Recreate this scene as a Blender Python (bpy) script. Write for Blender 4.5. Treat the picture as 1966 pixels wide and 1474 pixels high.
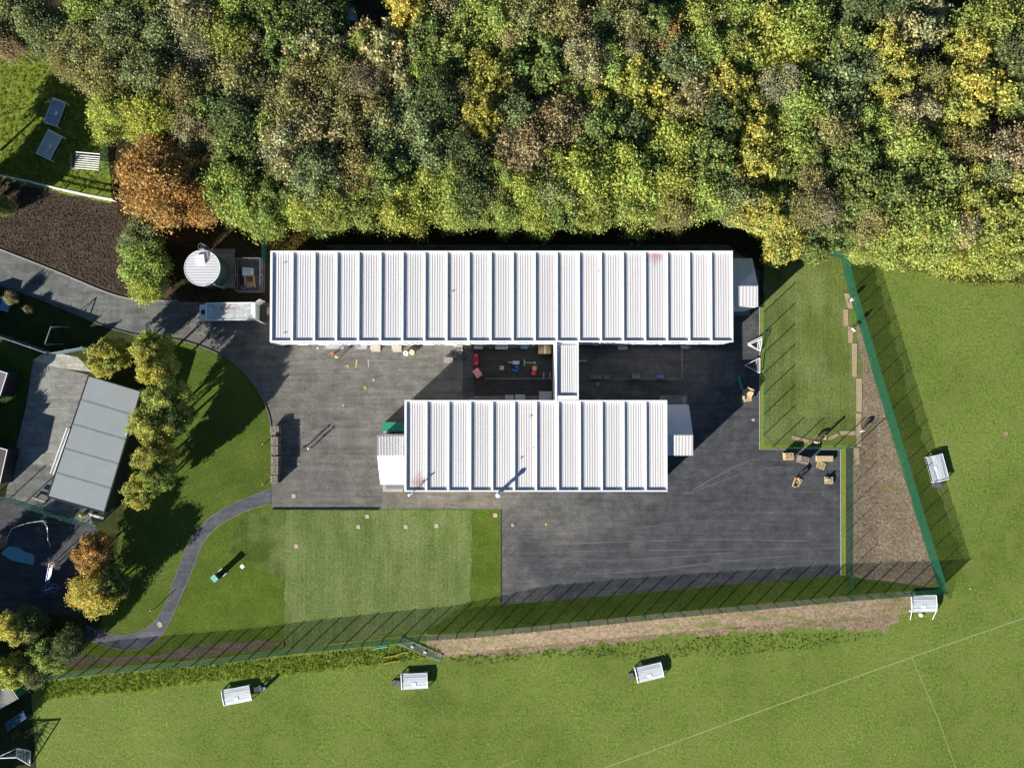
import bpy, math, random
from mathutils import Vector, Matrix
random.seed(7)
R = math.radians
PI = math.pi
for o in list(bpy.data.objects): bpy.data.objects.remove(o)
C = bpy.context.scene.collection
scn = bpy.context.scene

# ------------------------------------------------------------------ camera, sky, sun, exposure
CAM_H = 103.6; FOC = 1364.0; TILT = math.atan(28.0/FOC)
cd = bpy.data.cameras.new('camera'); cam = bpy.data.objects.new('camera', cd); C.objects.link(cam)
cam.location = (0, 0, CAM_H); cam.rotation_euler = (TILT, 0, 0)
cd.sensor_width = 36; cd.lens = FOC*36/1966.0; cd.clip_end = 3000; cd.clip_start = 1
scn.camera = cam
SUN_EL, SUN_AZ = R(21.1), (-0.731, -0.682)      # direction towards the sun on plan
w = bpy.data.worlds.new("World"); scn.world = w; w.use_nodes = True
wn = w.node_tree.nodes; wl = w.node_tree.links
bg = wn['Background']; sky = wn.new('ShaderNodeTexSky'); sky.sky_type = 'NISHITA'; sky.sun_disc = False; sky.ozone_density = 5.0; sky.dust_density = 0.2
sky.sun_elevation = SUN_EL; sky.sun_rotation = math.atan2(SUN_AZ[0], SUN_AZ[1]) % (2*PI)
wl.new(sky.outputs[0], bg.inputs[0]); bg.inputs[1].default_value = 0.042
sd = bpy.data.lights.new('sun', 'SUN'); sun = bpy.data.objects.new('sun', sd); C.objects.link(sun)
sd.energy = 5.0; sd.angle = R(0.5); sd.color = (1.0, 0.955, 0.89)
sv = Vector((SUN_AZ[0]*math.cos(SUN_EL), SUN_AZ[1]*math.cos(SUN_EL), math.sin(SUN_EL)))
sun.rotation_euler = sv.to_track_quat('Z', 'Y').to_euler(); sun.location = (0, 0, 60)
scn.view_settings.view_transform = 'Standard'; scn.view_settings.look = 'None'
scn.view_settings.exposure = 1.2; scn.view_settings.gamma = 1
scn.render.resolution_x = 1024; scn.render.resolution_y = 767
scn.render.engine = 'CYCLES'
scn.cycles.max_bounces = 5; scn.cycles.transparent_max_bounces = 8

# ------------------------------------------------------------------ survey: plan position of a point of the site seen in the aerial photo
def G(px, py, z=0.0):
    dx = px-983.0; dy = 737.0-py
    d = Vector((dx, FOC*math.sin(TILT)+dy*math.cos(TILT), -FOC*math.cos(TILT)+dy*math.sin(TILT)))
    t = (CAM_H-z)/(-d.z)
    return Vector((d.x*t, d.y*t, z))
def GP(pts, z=0.0): return [G(x, y, z) for x, y in pts]

# ------------------------------------------------------------------ mesh builder
class MB:
    def __init__(s): s.v = []; s.f = []; s.m = []
    def add(s, vs, fs, mi=0):
        b = len(s.v); s.v += [tuple(v) for v in vs]
        for f in fs: s.f.append(tuple(b+i for i in f)); s.m.append(mi)
        return s
    def box(s, c, d, rz=0, mi=0, M=None):
        x, y, z = d[0]/2, d[1]/2, d[2]/2
        vs = [Vector(p) for p in ((-x,-y,-z),(x,-y,-z),(x,y,-z),(-x,y,-z),(-x,-y,z),(x,-y,z),(x,y,z),(-x,y,z))]
        if M is None: M = Matrix.Translation(Vector(c)) @ Matrix.Rotation(rz, 4, 'Z')
        else: M = Matrix.Translation(Vector(c)) @ M
        return s.add([M @ v for v in vs], [(3,2,1,0),(4,5,6,7),(0,1,5,4),(1,2,6,5),(2,3,7,6),(3,0,4,7)], mi)
    def tube(s, a, b, r, n=6, r2=None, mi=0, cap=True):
        a = Vector(a); b = Vector(b); r2 = r if r2 is None else r2
        q = (b-a).normalized().to_track_quat('Z', 'Y').to_matrix()
        vs = []
        for p, rr in ((a, r), (b, r2)):
            for i in range(n):
                t = 2*PI*i/n; vs.append(p + q @ Vector((rr*math.cos(t), rr*math.sin(t), 0)))
        fs = [(i, (i+1) % n, n+(i+1) % n, n+i) for i in range(n)]
        if cap: fs += [tuple(range(n-1, -1, -1)), tuple(range(n, 2*n))]
        return s.add(vs, fs, mi)
    def path(s, pts, r, n=6, mi=0):
        for a, b in zip(pts[:-1], pts[1:]): s.tube(a, b, r, n, mi=mi)
        return s
    def poly(s, pts, z0, z1=None, mi=0):
        n = len(pts); area = sum(pts[i][0]*pts[(i+1) % n][1]-pts[(i+1) % n][0]*pts[i][1] for i in range(n))
        if area < 0: pts = list(reversed(pts))
        if z1 is None: return s.add([(p[0], p[1], z0) for p in pts], [tuple(range(n))], mi)
        vs = [(p[0], p[1], z0) for p in pts]+[(p[0], p[1], z1) for p in pts]
        return s.add(vs, [tuple(range(n-1, -1, -1)), tuple(range(n, 2*n))]+[(i, (i+1) % n, n+(i+1) % n, n+i) for i in range(n)], mi)
    def lathe(s, prof, n=20, c=(0,0,0), mi=0):
        vs = []; k = len(prof)
        for i in range(n):
            t = 2*PI*i/n
            for r_, z_ in prof: vs.append((c[0]+r_*math.cos(t), c[1]+r_*math.sin(t), c[2]+z_))
        fs = []
        for i in range(n):
            j = (i+1) % n
            for q in range(k-1): fs.append((i*k+q, j*k+q, j*k+q+1, i*k+q+1))
        return s.add(vs, fs, mi)
    def mesh(s, name, mats, smooth=False):
        me = bpy.data.meshes.new(name); me.from_pydata(s.v, [], s.f)
        if not isinstance(mats, (list, tuple)): mats = [mats]
        for m in mats: me.materials.append(m)
        if len(mats) > 1: me.polygons.foreach_set('material_index', s.m)
        if smooth: me.polygons.foreach_set('use_smooth', [True]*len(s.f))
        me.update(); return me
    def build(s, name, mats, parent=None, smooth=False, loc=None):
        o = bpy.data.objects.new(name, s.mesh(name, mats, smooth)); C.objects.link(o)
        if parent: o.parent = parent
        if loc is not None: o.location = loc
        return o
def tag(o, label=None, cat=None, group=None, kind=None):
    if label: o['label'] = label
    if cat: o['category'] = cat
    if group: o['group'] = group
    if kind: o['kind'] = kind
    return o
def thing(name, label, cat, loc=(0,0,0), rz=0, group=None):
    o = bpy.data.objects.new(name, None); C.objects.link(o); o.location = loc; o.rotation_euler = (0,0,rz)
    o.empty_display_size = 0.3
    return tag(o, label, cat, group)
def dup(root, loc=None, rz=None, label=None, group=None):
    r = root.copy(); C.objects.link(r)
    if loc is not None: r.location = loc
    if rz is not None: r.rotation_euler = (0,0,rz)
    if label: r['label'] = label
    if group: r['group'] = group
    for ch in list(root.children):
        c = ch.copy(); C.objects.link(c); c.parent = r
        for g in list(ch.children):
            d = g.copy(); C.objects.link(d); d.parent = c
    return r

# ------------------------------------------------------------------ materials
class NT:
    def __init__(s, name):
        s.mat = bpy.data.materials.new(name); s.mat.use_nodes = True
        s.n = s.mat.node_tree.nodes; s.l = s.mat.node_tree.links; s.b = s.n['Principled BSDF']
        s.b.inputs['Specular IOR Level'].default_value = 0.3
        s.pos = s.n.new('ShaderNodeNewGeometry').outputs['Position']
        s.obj = s.n.new('ShaderNodeTexCoord').outputs['Object']
    def noise(s, scale, detail=3, rough=0.55, src=None, stretch=None):
        src = src or s.pos
        if stretch:
            mp = s.n.new('ShaderNodeMapping'); mp.inputs['Scale'].default_value = stretch
            s.l.new(src, mp.inputs[0]); src = mp.outputs[0]
        t = s.n.new('ShaderNodeTexNoise'); t.inputs['Scale'].default_value = scale
        t.inputs['Detail'].default_value = detail; t.inputs['Roughness'].default_value = rough
        s.l.new(src, t.inputs['Vector']); return t.outputs['Fac']
    def ramp(s, fac, stops):
        r = s.n.new('ShaderNodeValToRGB'); e = r.color_ramp.elements
        while len(e) < len(stops): e.new(0.5)
        for i, (p, c) in enumerate(stops):
            e[i].position = p
            e[i].color = (c, c, c, 1) if isinstance(c, (int, float)) else (*c, 1)
        s.l.new(fac, r.inputs[0]); return r.outputs[0]
    def mix(s, fac, a, b, mode='MIX'):
        m = s.n.new('ShaderNodeMix'); m.data_type = 'RGBA'; m.blend_type = mode
        for i, v in ((0, fac), (6, a), (7, b)):
            if isinstance(v, (int, float)): m.inputs[i].default_value = v
            elif isinstance(v, tuple): m.inputs[i].default_value = (*v, 1)
            else: s.l.new(v, m.inputs[i])
        return m.outputs[2]
    def math(s, op, a, b=None):
        m = s.n.new('ShaderNodeMath'); m.operation = op
        for i, v in ((0, a), (1, b)):
            if v is None: continue
            if isinstance(v, (int, float)): m.inputs[i].default_value = v
            else: s.l.new(v, m.inputs[i])
        return m.outputs[0]
    def bump(s, h, strength=0.5, dist=0.05):
        b = s.n.new('ShaderNodeBump'); b.inputs['Strength'].default_value = strength; b.inputs['Distance'].default_value = dist
        s.l.new(h, b.inputs['Height']); s.l.new(b.outputs[0], s.b.inputs['Normal']); return s
    def col(s, c):
        if isinstance(c, tuple): s.b.inputs['Base Color'].default_value = (*c, 1)
        else: s.l.new(c, s.b.inputs['Base Color'])
        return s
    def rough(s, r, metal=0, spec=None):
        s.b.inputs['Roughness'].default_value = r; s.b.inputs['Metallic'].default_value = metal
        if spec is not None: s.b.inputs['Specular IOR Level'].default_value = spec
        return s

def paint(name, c, rough=0.5, var=0.18, scale=6, metal=0, bump=0.0):
    t = NT(name); n = t.noise(scale, 4, 0.6, t.obj)
    lo = tuple(x*(1-var) for x in c); hi = tuple(min(1, x*(1+var)) for x in c)
    t.col(t.ramp(n, [(0.3, lo), (0.7, hi)])).rough(rough, metal)
    if bump: t.bump(n, bump, 0.03)
    return t.mat

def grass(name, dark, mid, light, tex=1.0, patch=0.12, fine=9.0, mow=None, olive=None):
    t = NT(name)
    big = t.ramp(t.noise(patch, 5, 0.62), [(0.32, dark), (0.5, mid), (0.7, light)])
    med = t.noise(1.1, 6, 0.75); fin = t.noise(fine*0.42, 5, 0.85)
    c = t.mix(t.math('MULTIPLY', t.ramp(med, [(0.35, 1.0), (0.65, 0.0)]), 0.35), big, tuple(x*0.62 for x in dark), 'MIX')
    c = t.mix(min(1, 0.9*tex), c, t.ramp(fin, [(0.36, 0.18), (0.64, 0.88)]), 'OVERLAY')
    if olive:
        c = t.mix(t.ramp(t.noise(0.22, 6, 0.7, stretch=(0.5,1.3,1)), [(0.6, 0.0), (0.78, 0.6)]), c, (0.24,0.23,0.09))
        c = t.mix(t.ramp(t.noise(0.3, 6, 0.75), [(0.58, 0.0), (0.75, 0.55)]), c, (0.075,0.125,0.018))
        c = t.mix(t.ramp(t.noise(0.35, 4, 0.6), [(0.45, 0.0), (0.68, 0.7)]), c, olive)
    t.col(c).rough(0.95, 0, 0.05)
    h = t.math('ADD', t.math('MULTIPLY', med, 0.5), fin)
    t.bump(h, 0.6*tex, 0.12); return t.mat

M_field = grass('field_grass', (0.100,0.146,0.026), (0.140,0.195,0.036), (0.182,0.236,0.050), 0.8, 0.05, 7.0, olive=(0.165,0.195,0.048))
M_lawn = grass('lawn_grass', (0.062,0.096,0.016), (0.085,0.124,0.020), (0.115,0.152,0.028), 0.7, 0.15)
M_lawnb = grass('bright_lawn_grass', (0.070,0.108,0.014), (0.09,0.132,0.018), (0.115,0.158,0.025), 0.7, 0.3)
M_rough = grass('rough_grass', (0.13,0.17,0.022), (0.16,0.205,0.028), (0.2,0.235,0.04), 0.9, 0.5, 5)
M_verge = grass('verge_grass', (0.16,0.2,0.03), (0.19,0.23,0.035), (0.22,0.25,0.05), 0.4, 0.5)

def turf(name, a, b, seam, rowh, brick, joint=0.02):
    t = NT(name)
    mp = t.n.new('ShaderNodeMapping'); mp.inputs['Rotation'].default_value = (0,0,R(90))
    t.l.new(t.pos, mp.inputs[0])
    # wobble the joints a little
    nz = t.n.new('ShaderNodeTexNoise'); nz.inputs['Scale'].default_value = 0.8; t.l.new(mp.outputs[0], nz.inputs['Vector'])
    add = t.n.new('ShaderNodeVectorMath'); add.operation = 'MULTIPLY_ADD'
    t.l.new(nz.outputs['Color'], add.inputs[0]); add.inputs[1].default_value = (0.22,0.14,0); t.l.new(mp.outputs[0], add.inputs[2])
    br = t.n.new('ShaderNodeTexBrick'); t.l.new(add.outputs[0], br.inputs['Vector'])
    br.inputs['Color1'].default_value = (*a,1); br.inputs['Color2'].default_value = (*b,1); br.inputs['Mortar'].default_value = (*seam,1)
    br.inputs['Scale'].default_value = 1; br.inputs['Brick Width'].default_value = brick; br.inputs['Row Height'].default_value = rowh
    br.inputs['Mortar Size'].default_value = joint; br.inputs['Mortar Smooth'].default_value = 0.4; br.inputs['Bias'].default_value = 0.0
    fade = t.ramp(t.noise(0.55, 5, 0.7), [(0.47, 0.08), (0.62, 1.0)])
    mid = tuple((x+y)/2 for x, y in zip(a, b))
    c = t.mix(fade, mid, br.outputs['Color'])
    c = t.mix(t.ramp(t.noise(0.35, 2, 0.5, stretch=(2.2,0.25,1)), [(0.42, 0.0), (0.58, 0.55)]), c, tuple(x*0.72 for x in mid))
    c = t.mix(t.ramp(t.noise(0.16, 4, 0.6), [(0.4, 0.0), (0.62, 0.6)]), c, (0.165,0.195,0.07))
    c = t.mix(t.ramp(t.noise(0.3, 5, 0.65, stretch=(1.5,0.5,1)), [(0.5, 0.0), (0.7, 0.6)]), c, tuple(x*0.7 for x in a))
    st = t.noise(5.0, 3, 0.7, stretch=(1.6, 0.35, 1))
    c = t.mix(0.4, c, t.ramp(st, [(0.3, 0.3), (0.7, 0.9)]), 'OVERLAY')
    c = t.mix(0.55, c, t.ramp(t.noise(3.5, 5, 0.85), [(0.36, 0.2), (0.64, 0.85)]), 'OVERLAY')
    t.col(c).rough(0.95, 0, 0.05)
    t.bump(t.math('ADD', t.noise(9, 4, 0.8), t.math('MULTIPLY', br.outputs['Fac'], -0.5)), 0.4, 0.07); return t.mat
M_turf = turf('laid_turf', (0.098,0.140,0.036), (0.138,0.180,0.054), (0.015,0.024,0.008), 0.66, 3.1, 0.034)
M_turf2 = turf('laid_turf_olive', (0.098,0.130,0.028), (0.135,0.162,0.040), (0.015,0.025,0.008), 0.6, 2.4, 0.032)
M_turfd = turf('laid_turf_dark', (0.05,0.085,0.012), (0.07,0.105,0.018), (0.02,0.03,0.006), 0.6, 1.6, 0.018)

def soil(name, a, b, c_, scale=2.2, green=None, bstr=1.0):
    t = NT(name)
    f = t.noise(scale, 8, 0.72); g = t.noise(scale*6, 4, 0.8)
    c = t.ramp(t.noise(0.4, 4), [(0.35, a), (0.65, b)])
    c = t.mix(0.8, c, t.ramp(f, [(0.3, 0.15), (0.7, 0.9)]), 'OVERLAY')
    c = t.mix(t.ramp(g, [(0.62, 0.0), (0.78, 0.8)]), c, c_)
    if green: c = t.mix(t.ramp(t.noise(0.9, 4, 0.7, stretch=(0.25,1,1)), [(0.52, 0.0), (0.66, 0.85)]), c, green)
    t.col(c).rough(1.0, 0, 0.05)
    t.bump(t.math('ADD', f, t.math('MULTIPLY', g, 0.6)), bstr, 0.22); return t.mat
M_bark = soil('bark_soil', (0.075,0.055,0.038), (0.095,0.072,0.052), (0.26,0.20,0.14), 3.0)
M_soil = soil('bare_soil', (0.19,0.145,0.10), (0.23,0.18,0.125), (0.40,0.33,0.25), 2.2, (0.16,0.15,0.06), 0.3)
M_soilg = soil('churned_soil', (0.23,0.17,0.11), (0.27,0.205,0.135), (0.4,0.33,0.24), 2.4, (0.12,0.16,0.025), 0.35)
M_soilp = soil('pinkish_soil', (0.12,0.10,0.06), (0.16,0.12,0.085), (0.25,0.2,0.15), 3, (0.06,0.09,0.02), 0.5)
M_litter = soil('leaf_litter', (0.035,0.026,0.014), (0.06,0.042,0.02), (0.16,0.11,0.04), 2.0, (0.03,0.045,0.01), 0.8)

def tarmac(name, dusty, dark, gx=None, patchy=1.0):
    t = NT(name)
    n1 = t.noise(0.09, 5, 0.6); n2 = t.noise(0.7, 6, 0.7); n3 = t.noise(14, 3, 0.8)
    f = t.ramp(n1, [(0.38, 0.0), (0.62, 1.0)])
    if gx is not None:
        sx = t.n.new('ShaderNodeSeparateXYZ'); t.l.new(t.pos, sx.inputs[0])
        g = t.math('ADD', t.math('MULTIPLY', sx.outputs[0], 1/34.0), gx)
        g = t.math('ADD', g, t.math('MULTIPLY', sx.outputs[1], -1/45.0))
        f = t.math('ADD', t.math('MULTIPLY', f, 0.9), t.math('SUBTRACT', g, 0.3))
        f = t.ramp(f, [(0.0, 0.0), (1.0, 1.0)])
    c = t.mix(f, dusty, dark)
    c = t.mix(t.math('MULTIPLY', t.ramp(n2, [(0.5, 0.0), (0.75, 1.0)]), 0.25*patchy), c, tuple(x*1.35 for x in dusty))
    st = t.noise(1.0, 5, 0.65, stretch=(0.12, 1.6, 1))
    c = t.mix(0.6, c, t.ramp(st, [(0.3, 0.3), (0.7, 0.75)]), 'OVERLAY')
    c = t.mix(0.5, c, t.ramp(t.noise(0.45, 7, 0.75), [(0.36, 0.25), (0.64, 0.8)]), 'OVERLAY')
    c = t.mix(0.5, c, t.ramp(t.noise(3.0, 5, 0.85), [(0.36, 0.3), (0.66, 0.78)]), 'OVERLAY')
    c = t.mix(t.ramp(t.noise(0.3, 4, 0.6), [(0.58, 0.0), (0.72, 0.25)]), c, tuple(x*0.6 for x in dark))
    c = t.mix(0.35, c, t.ramp(n3, [(0.3, 0.3), (0.7, 0.75)]), 'OVERLAY')
    t.col(c).rough(0.92, 0, 0.15); t.bump(n3, 0.25, 0.02); return t.mat
M_tar = tarmac('tarmac', (0.124,0.118,0.104), (0.056,0.058,0.061), -0.05)
M_tard = tarmac('playground_tarmac', (0.062,0.060,0.064), (0.052,0.053,0.058), None, 0.3)
M_road = tarmac('road_tarmac', (0.135,0.139,0.128), (0.105,0.109,0.103), None, 0.6)
M_path = tarmac('path_tarmac', (0.088,0.091,0.098), (0.072,0.075,0.084), None, 0.4)
M_walk = tarmac('walkway_paving', (0.15,0.135,0.108), (0.13,0.118,0.097), None, 0.4)
M_conc = tarmac('concrete_paving', (0.215,0.212,0.185), (0.185,0.183,0.163), None, 0.3)
M_concl = tarmac('pale_concrete', (0.40,0.38,0.31), (0.34,0.33,0.28), None, 0.3)
M_kerb = paint('kerb_stone', (0.33,0.32,0.29), 0.85)
M_step = paint('step_concrete', (0.42,0.38,0.31), 0.8)
M_white = paint('white_paint', (0.78,0.78,0.76), 0.45, 0.05)
M_wall = paint('white_cladding', (0.72,0.71,0.68), 0.5, 0.06, 2)
M_trim = paint('white_trim', (0.82,0.82,0.82), 0.4, 0.03, 3)
M_glass = paint('window_glass', (0.03,0.04,0.06), 0.08, 0.3, 2)
M_dkmet = paint('dark_metal', (0.03,0.032,0.038), 0.45, 0.3)
M_galv = paint('galvanised_steel', (0.42,0.44,0.46), 0.4, 0.2, 8, 0.4)
M_grymt = paint('grey_metal', (0.2,0.21,0.23), 0.5, 0.2, 5)
M_fgreen = paint('fence_green', (0.008,0.082,0.046), 0.5, 0.25)
M_teal = paint('teal_netting', (0.09,0.25,0.2), 0.6, 0.25)
M_timber = paint('new_timber', (0.50,0.38,0.20), 0.8, 0.25, 5)
M_pallet = paint('weathered_pallet_wood', (0.27,0.235,0.175), 0.85, 0.35, 4)
M_ply = paint('plywood_board', (0.36,0.27,0.17), 0.8, 0.22, 3)
M_tan = paint('tan_board', (0.42,0.28,0.14), 0.8, 0.2, 3)
M_orange = paint('orange_fabric', (0.75,0.13,0.03), 0.8, 0.1)
M_yellow = paint('yellow_fabric', (0.75,0.68,0.2), 0.8, 0.1)
M_navy = paint('navy_cloth', (0.02,0.025,0.05), 0.9, 0.3)
M_skin = paint('skin', (0.45,0.27,0.19), 0.6, 0.1)
M_pink = paint('pink_vinyl', (0.62,0.24,0.28), 0.6, 0.12)
M_pinkc = paint('pink_cloth', (0.75,0.42,0.36), 0.8, 0.12)
M_red = paint('red_plastic', (0.5,0.03,0.05), 0.5, 0.15)
M_blue = paint('blue_plastic', (0.03,0.10,0.42), 0.4, 0.2)
M_lblue = paint('pale_blue_paint', (0.12,0.28,0.5), 0.4, 0.2)
M_gpaint = paint('green_paint', (0.03,0.22,0.14), 0.5, 0.15)
M_gteal = paint('pale_teal_plastic', (0.16,0.5,0.38), 0.5, 0.15)
M_grnplast = paint('lime_plastic', (0.55,0.62,0.12), 0.5, 0.1)
M_tankw = paint('tank_green_steel', (0.05,0.09,0.085), 0.5, 0.2)
M_roofgrey = paint('grey_membrane', (0.235,0.26,0.265), 0.7, 0.05, 0.6)
M_seam = paint('membrane_seam', (0.17,0.19,0.195), 0.7, 0.1, 0.6)
M_bucket = paint('bucket_white', (0.75,0.75,0.8), 0.5, 0.05)
M_mark = paint('pitch_line', (0.27,0.32,0.13), 0.9, 0.2, 3)
M_ylw = paint('yellow_pipe', (0.42,0.40,0.06), 0.6, 0.1)
M_tyre = paint('tyre_rubber', (0.02,0.02,0.02), 0.8)

def cover_mat():
    t = NT('frosted_panel')
    n = t.noise(1.4, 4, 0.6, t.obj, stretch=(0.3,2.2,1))
    t.col(t.ramp(n, [(0.3, (0.42,0.46,0.47)), (0.7, (0.62,0.65,0.66))])).rough(0.35, 0, 0.5); return t.mat
M_cover = cover_mat()

def roofsheet(name, base, stain=None):
    t = NT(name)
    oi = t.n.new('ShaderNodeObjectInfo')
    r = t.ramp(oi.outputs['Random'], [(0.0, tuple(x*0.93 for x in base)), (0.5, base), (1.0, (min(1,base[0]*1.03), base[1]*0.985, base[2]*0.97))])
    n = t.noise(1.0, 4, 0.6, t.obj, stretch=(3.0, 0.25, 1))
    c = t.mix(t.ramp(n, [(0.45, 0.0), (0.75, 0.22)]), r, (0.62,0.52,0.40))
    c = t.mix(t.ramp(t.noise(3.5, 3, 0.6, t.obj), [(0.72, 0.0), (0.8, 0.3)]), c, (0.35,0.33,0.3))
    if stain:
        sx = t.n.new('ShaderNodeSeparateXYZ'); t.l.new(t.obj, sx.inputs[0])
        d = t.math('ABSOLUTE', t.math('SUBTRACT', sx.outputs[1], stain[1]))
        d = t.math('ADD', d, t.math('ABSOLUTE', t.math('SUBTRACT', sx.outputs[0], stain[0])))
        d = t.math('ADD', t.math('MULTIPLY', d, 1/stain[2]), t.math('MULTIPLY', t.noise(3, 4, 0.7, t.obj, stretch=(2,0.4,1)), 1.0))
        c = t.mix(t.ramp(d, [(0.45, 0.75), (1.1, 0.0)]), c, (0.36,0.13,0.09))
    t.col(c).rough(0.5, 0, 0.3); return t.mat
M_sheet = roofsheet('roof_sheet', (0.67,0.66,0.65))
M_sheets1 = roofsheet('roof_sheet_stained_north', (0.67,0.66,0.65), (0, 5.6, 3.4))
M_sheets2 = roofsheet('roof_sheet_stained_south', (0.67,0.66,0.65), (0.5, -5.0, 3.4))
M_gsheet = roofsheet('cream_roof_sheet', (0.55,0.56,0.5))

def foliage():
    t = NT('foliage')
    oi = t.n.new('ShaderNodeObjectInfo'); at = t.n.new('ShaderNodeAttribute'); at.attribute_name = 'tint'
    c = t.mix(1.0, oi.outputs['Color'], at.outputs['Color'], 'MULTIPLY')
    df = t.n.new('ShaderNodeBsdfDiffuse'); tr = t.n.new('ShaderNodeBsdfTranslucent'); mx = t.n.new('ShaderNodeMixShader')
    t.l.new(c, df.inputs[0]); t.l.new(c, tr.inputs[0]); mx.inputs[0].default_value = 0.4
    t.l.new(df.outputs[0], mx.inputs[1]); t.l.new(tr.outputs[0], mx.inputs[2])
    out = [n for n in t.n if n.type == 'OUTPUT_MATERIAL'][0]; t.l.new(mx.outputs[0], out.inputs[0]); return t.mat
M_leaf = foliage()
M_trunk = paint('tree_bark', (0.26,0.23,0.18), 0.95, 0.4, 8, 0, 0.5)

# ------------------------------------------------------------------ the setting
RAG = {'soil_spoil': .35, 'soil_plot': .03, 'laid_turf': .07, 'dark_turf': .15, 'pink_soil_strip': .2, 'rough_grass_strip': .3, 'bark_bed': .1, 'rough_grass_east': .25, 'rough_grass_corner': .15, 'turf_plot': .05, 'field_edge_scrub': .4, 'blue_playground_patch': .02}
def sheet(name, pts, z, mat):
    P = [G(x, y, z) for x, y in pts]; amp = RAG.get(name, 0)
    if amp:
        rnd = random.Random(len(name)); Q = []
        for a, b in zip(P, P[1:]+P[:1]):
            n = max(1, int((b-a).length/0.45)); d = (b-a).normalized(); nn = Vector((-d.y, d.x, 0)); w_ = 0
            for k in range(n):
                w_ = w_*0.6+rnd.gauss(0, amp)*0.7; Q.append(a.lerp(b, k/n)+(nn*w_ if k else Vector()))
        P = Q
    mb = MB(); mb.poly(P, z); o = mb.build(name, mat); tag(o, kind='structure'); return o
gmb = MB(); gmb.box((0,0,-0.25), (1600,1600,0.5)); tag(gmb.build('ground', M_field), kind='structure')

def smooth(pts, k=3):
    for _ in range(k):
        q = [pts[0]]
        for a, b in zip(pts[:-1], pts[1:]):
            q += [(a[0]*.75+b[0]*.25, a[1]*.75+b[1]*.25), (a[0]*.25+b[0]*.75, a[1]*.25+b[1]*.75)]
        q.append(pts[-1]); pts = q
    return pts
road_n = smooth([(-120,430),(0,479),(60,502),(130,530),(190,556),(235,572),(285,578),(340,577)], 2)
yard_w = smooth([(255,642),(320,648),(375,660),(430,683),(470,715),(500,755),(517,795),(522,830),(521,900)], 2)
road_s = smooth([(-120,505),(0,548),(70,571),(130,597),(200,627),(255,642)], 2)
Z1, Z2, Z3, Z4, Z5 = 0.004, 0.008, 0.012, 0.016, 0.020
sheet('woodland_floor', [(-300,-300),(2300,-300),(2300,520),(1966,528),(1880,535),(1800,510),(1690,490),(1600,482),(1480,640),(1300,640),(560,600),(330,600),(235,575),(215,400),(214,385),(205,260),(160,110),(140,60),(-300,60)], Z1, M_litter)
sheet('rough_grass_corner', [(-300,62),(142,64),(162,112),(205,262),(214,390),(120,372),(0,342),(-300,250)], Z2, M_rough)
sheet('bark_bed', [(-120,310),(0,345),(120,372),(214,390),(238,420),(300,500),(345,579)]+list(reversed(road_n)), Z3, M_bark)
sheet('school_ground', [(-300,430),(-120,505)]+road_s[1:]+[(330,649),(300,800),(240,1000),(195,1200),(140,1260),(60,1330),(70,1474),(70,1600),(-300,1600)], Z1, grass('bed_shade_painted', (0.03,0.04,0.012), (0.045,0.055,0.018), (0.06,0.07,0.02), 0.8, 0.4))  # dark ground, with the shade lying over it put into its colours
sheet('west_lawn', [(255,642)]+yard_w+[(521,937),(480,952),(440,970),(405,990),(378,1017),(355,1054),(333,1120),(318,1160),(300,1192),(270,1213),(230,1221),(192,1210),(205,1150),(235,1000),(245,900),(290,760)], Z3, M_lawn)
yard = [(345,579),(420,581),(519,581),(560,600),(560,470),(1400,470),(1458,520),(1458,862),(1614,862),(1614,1104),(1400,1121),(1200,1140),(962,1160),(962,977),(523,977),(521,935)]
sheet('tarmac_yard', road_n+[(345,579)]+yard[1:]+list(reversed(yard_w))+list(reversed(road_s)), Z4, M_tar)
sheet('road', road_n+[(332,640),(255,642)]+list(reversed(road_s)), Z5, M_road)
sheet('walkway', [(735,940),(962,940),(962,975),(735,975)], Z5, M_walk)
pl = smooth([(521,937),(480,952),(440,970),(405,990),(378,1017),(355,1054),(333,1120),(318,1160),(300,1192),(270,1213),(230,1221),(195,1212),(165,1200)], 2)
pr = smooth([(521,966),(480,977),(430,1000),(400,1027),(385,1052),(370,1095),(350,1140),(328,1190),(312,1218),(290,1240),(250,1248),(205,1241),(165,1225)], 2)
sheet('path', pl+list(reversed(pr)), Z5, M_path)
lawn_s = [(521,977),(962,977),(962,1160),(905,1165),(830,1207),(500,1256),(300,1274),(100,1296),(100,1262),(165,1240)]+list(reversed(pr))
sheet('south_lawn', lawn_s, Z3, M_lawnb)
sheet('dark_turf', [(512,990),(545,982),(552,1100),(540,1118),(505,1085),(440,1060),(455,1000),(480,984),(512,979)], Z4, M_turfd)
sheet('laid_turf', [(549,979),(907,979),(904,1152),(850,1186),(830,1207),(545,1248)], Z5, M_turf)
sheet('lawn_strip', [(908,979),(961,979),(961,1158),(906,1160)], Z5, M_lawnb)
sheet('pink_soil_strip', [(352,1241),(420,1233),(545,1227),(546,1243),(470,1250),(400,1262),(300,1266),(150,1284),(110,1278),(130,1258),(220,1262),(330,1252)], Z5, M_soilp)
sheet('turf_plot', [(1466,484),(1604,484),(1618,500),(1628,560),(1641,640),(1655,700),(1655,858),(1466,858)], Z5, M_turf2)
sheet('verge', [(1459,590),(1467,590),(1467,855),(1624,855),(1624,1103),(1615,1104),(1615,863),(1459,863)], 0.024, M_verge)
sheet('soil_plot', [(1624,857),(1655,857),(1655,700),(1647,660),(1645,620),(1650,626),(1675,714),(1713,840),(1760,995),(1799,1118),(1775,1124),(1624,1112)], Z4, M_soil)
sheet('soil_plot_edge', [(1624,860),(1638,860),(1638,1124),(1624,1124)], Z5, soil('dark_gravel', (0.06,0.065,0.05), (0.08,0.085,0.07), (0.2,0.2,0.17), 5))
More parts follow.
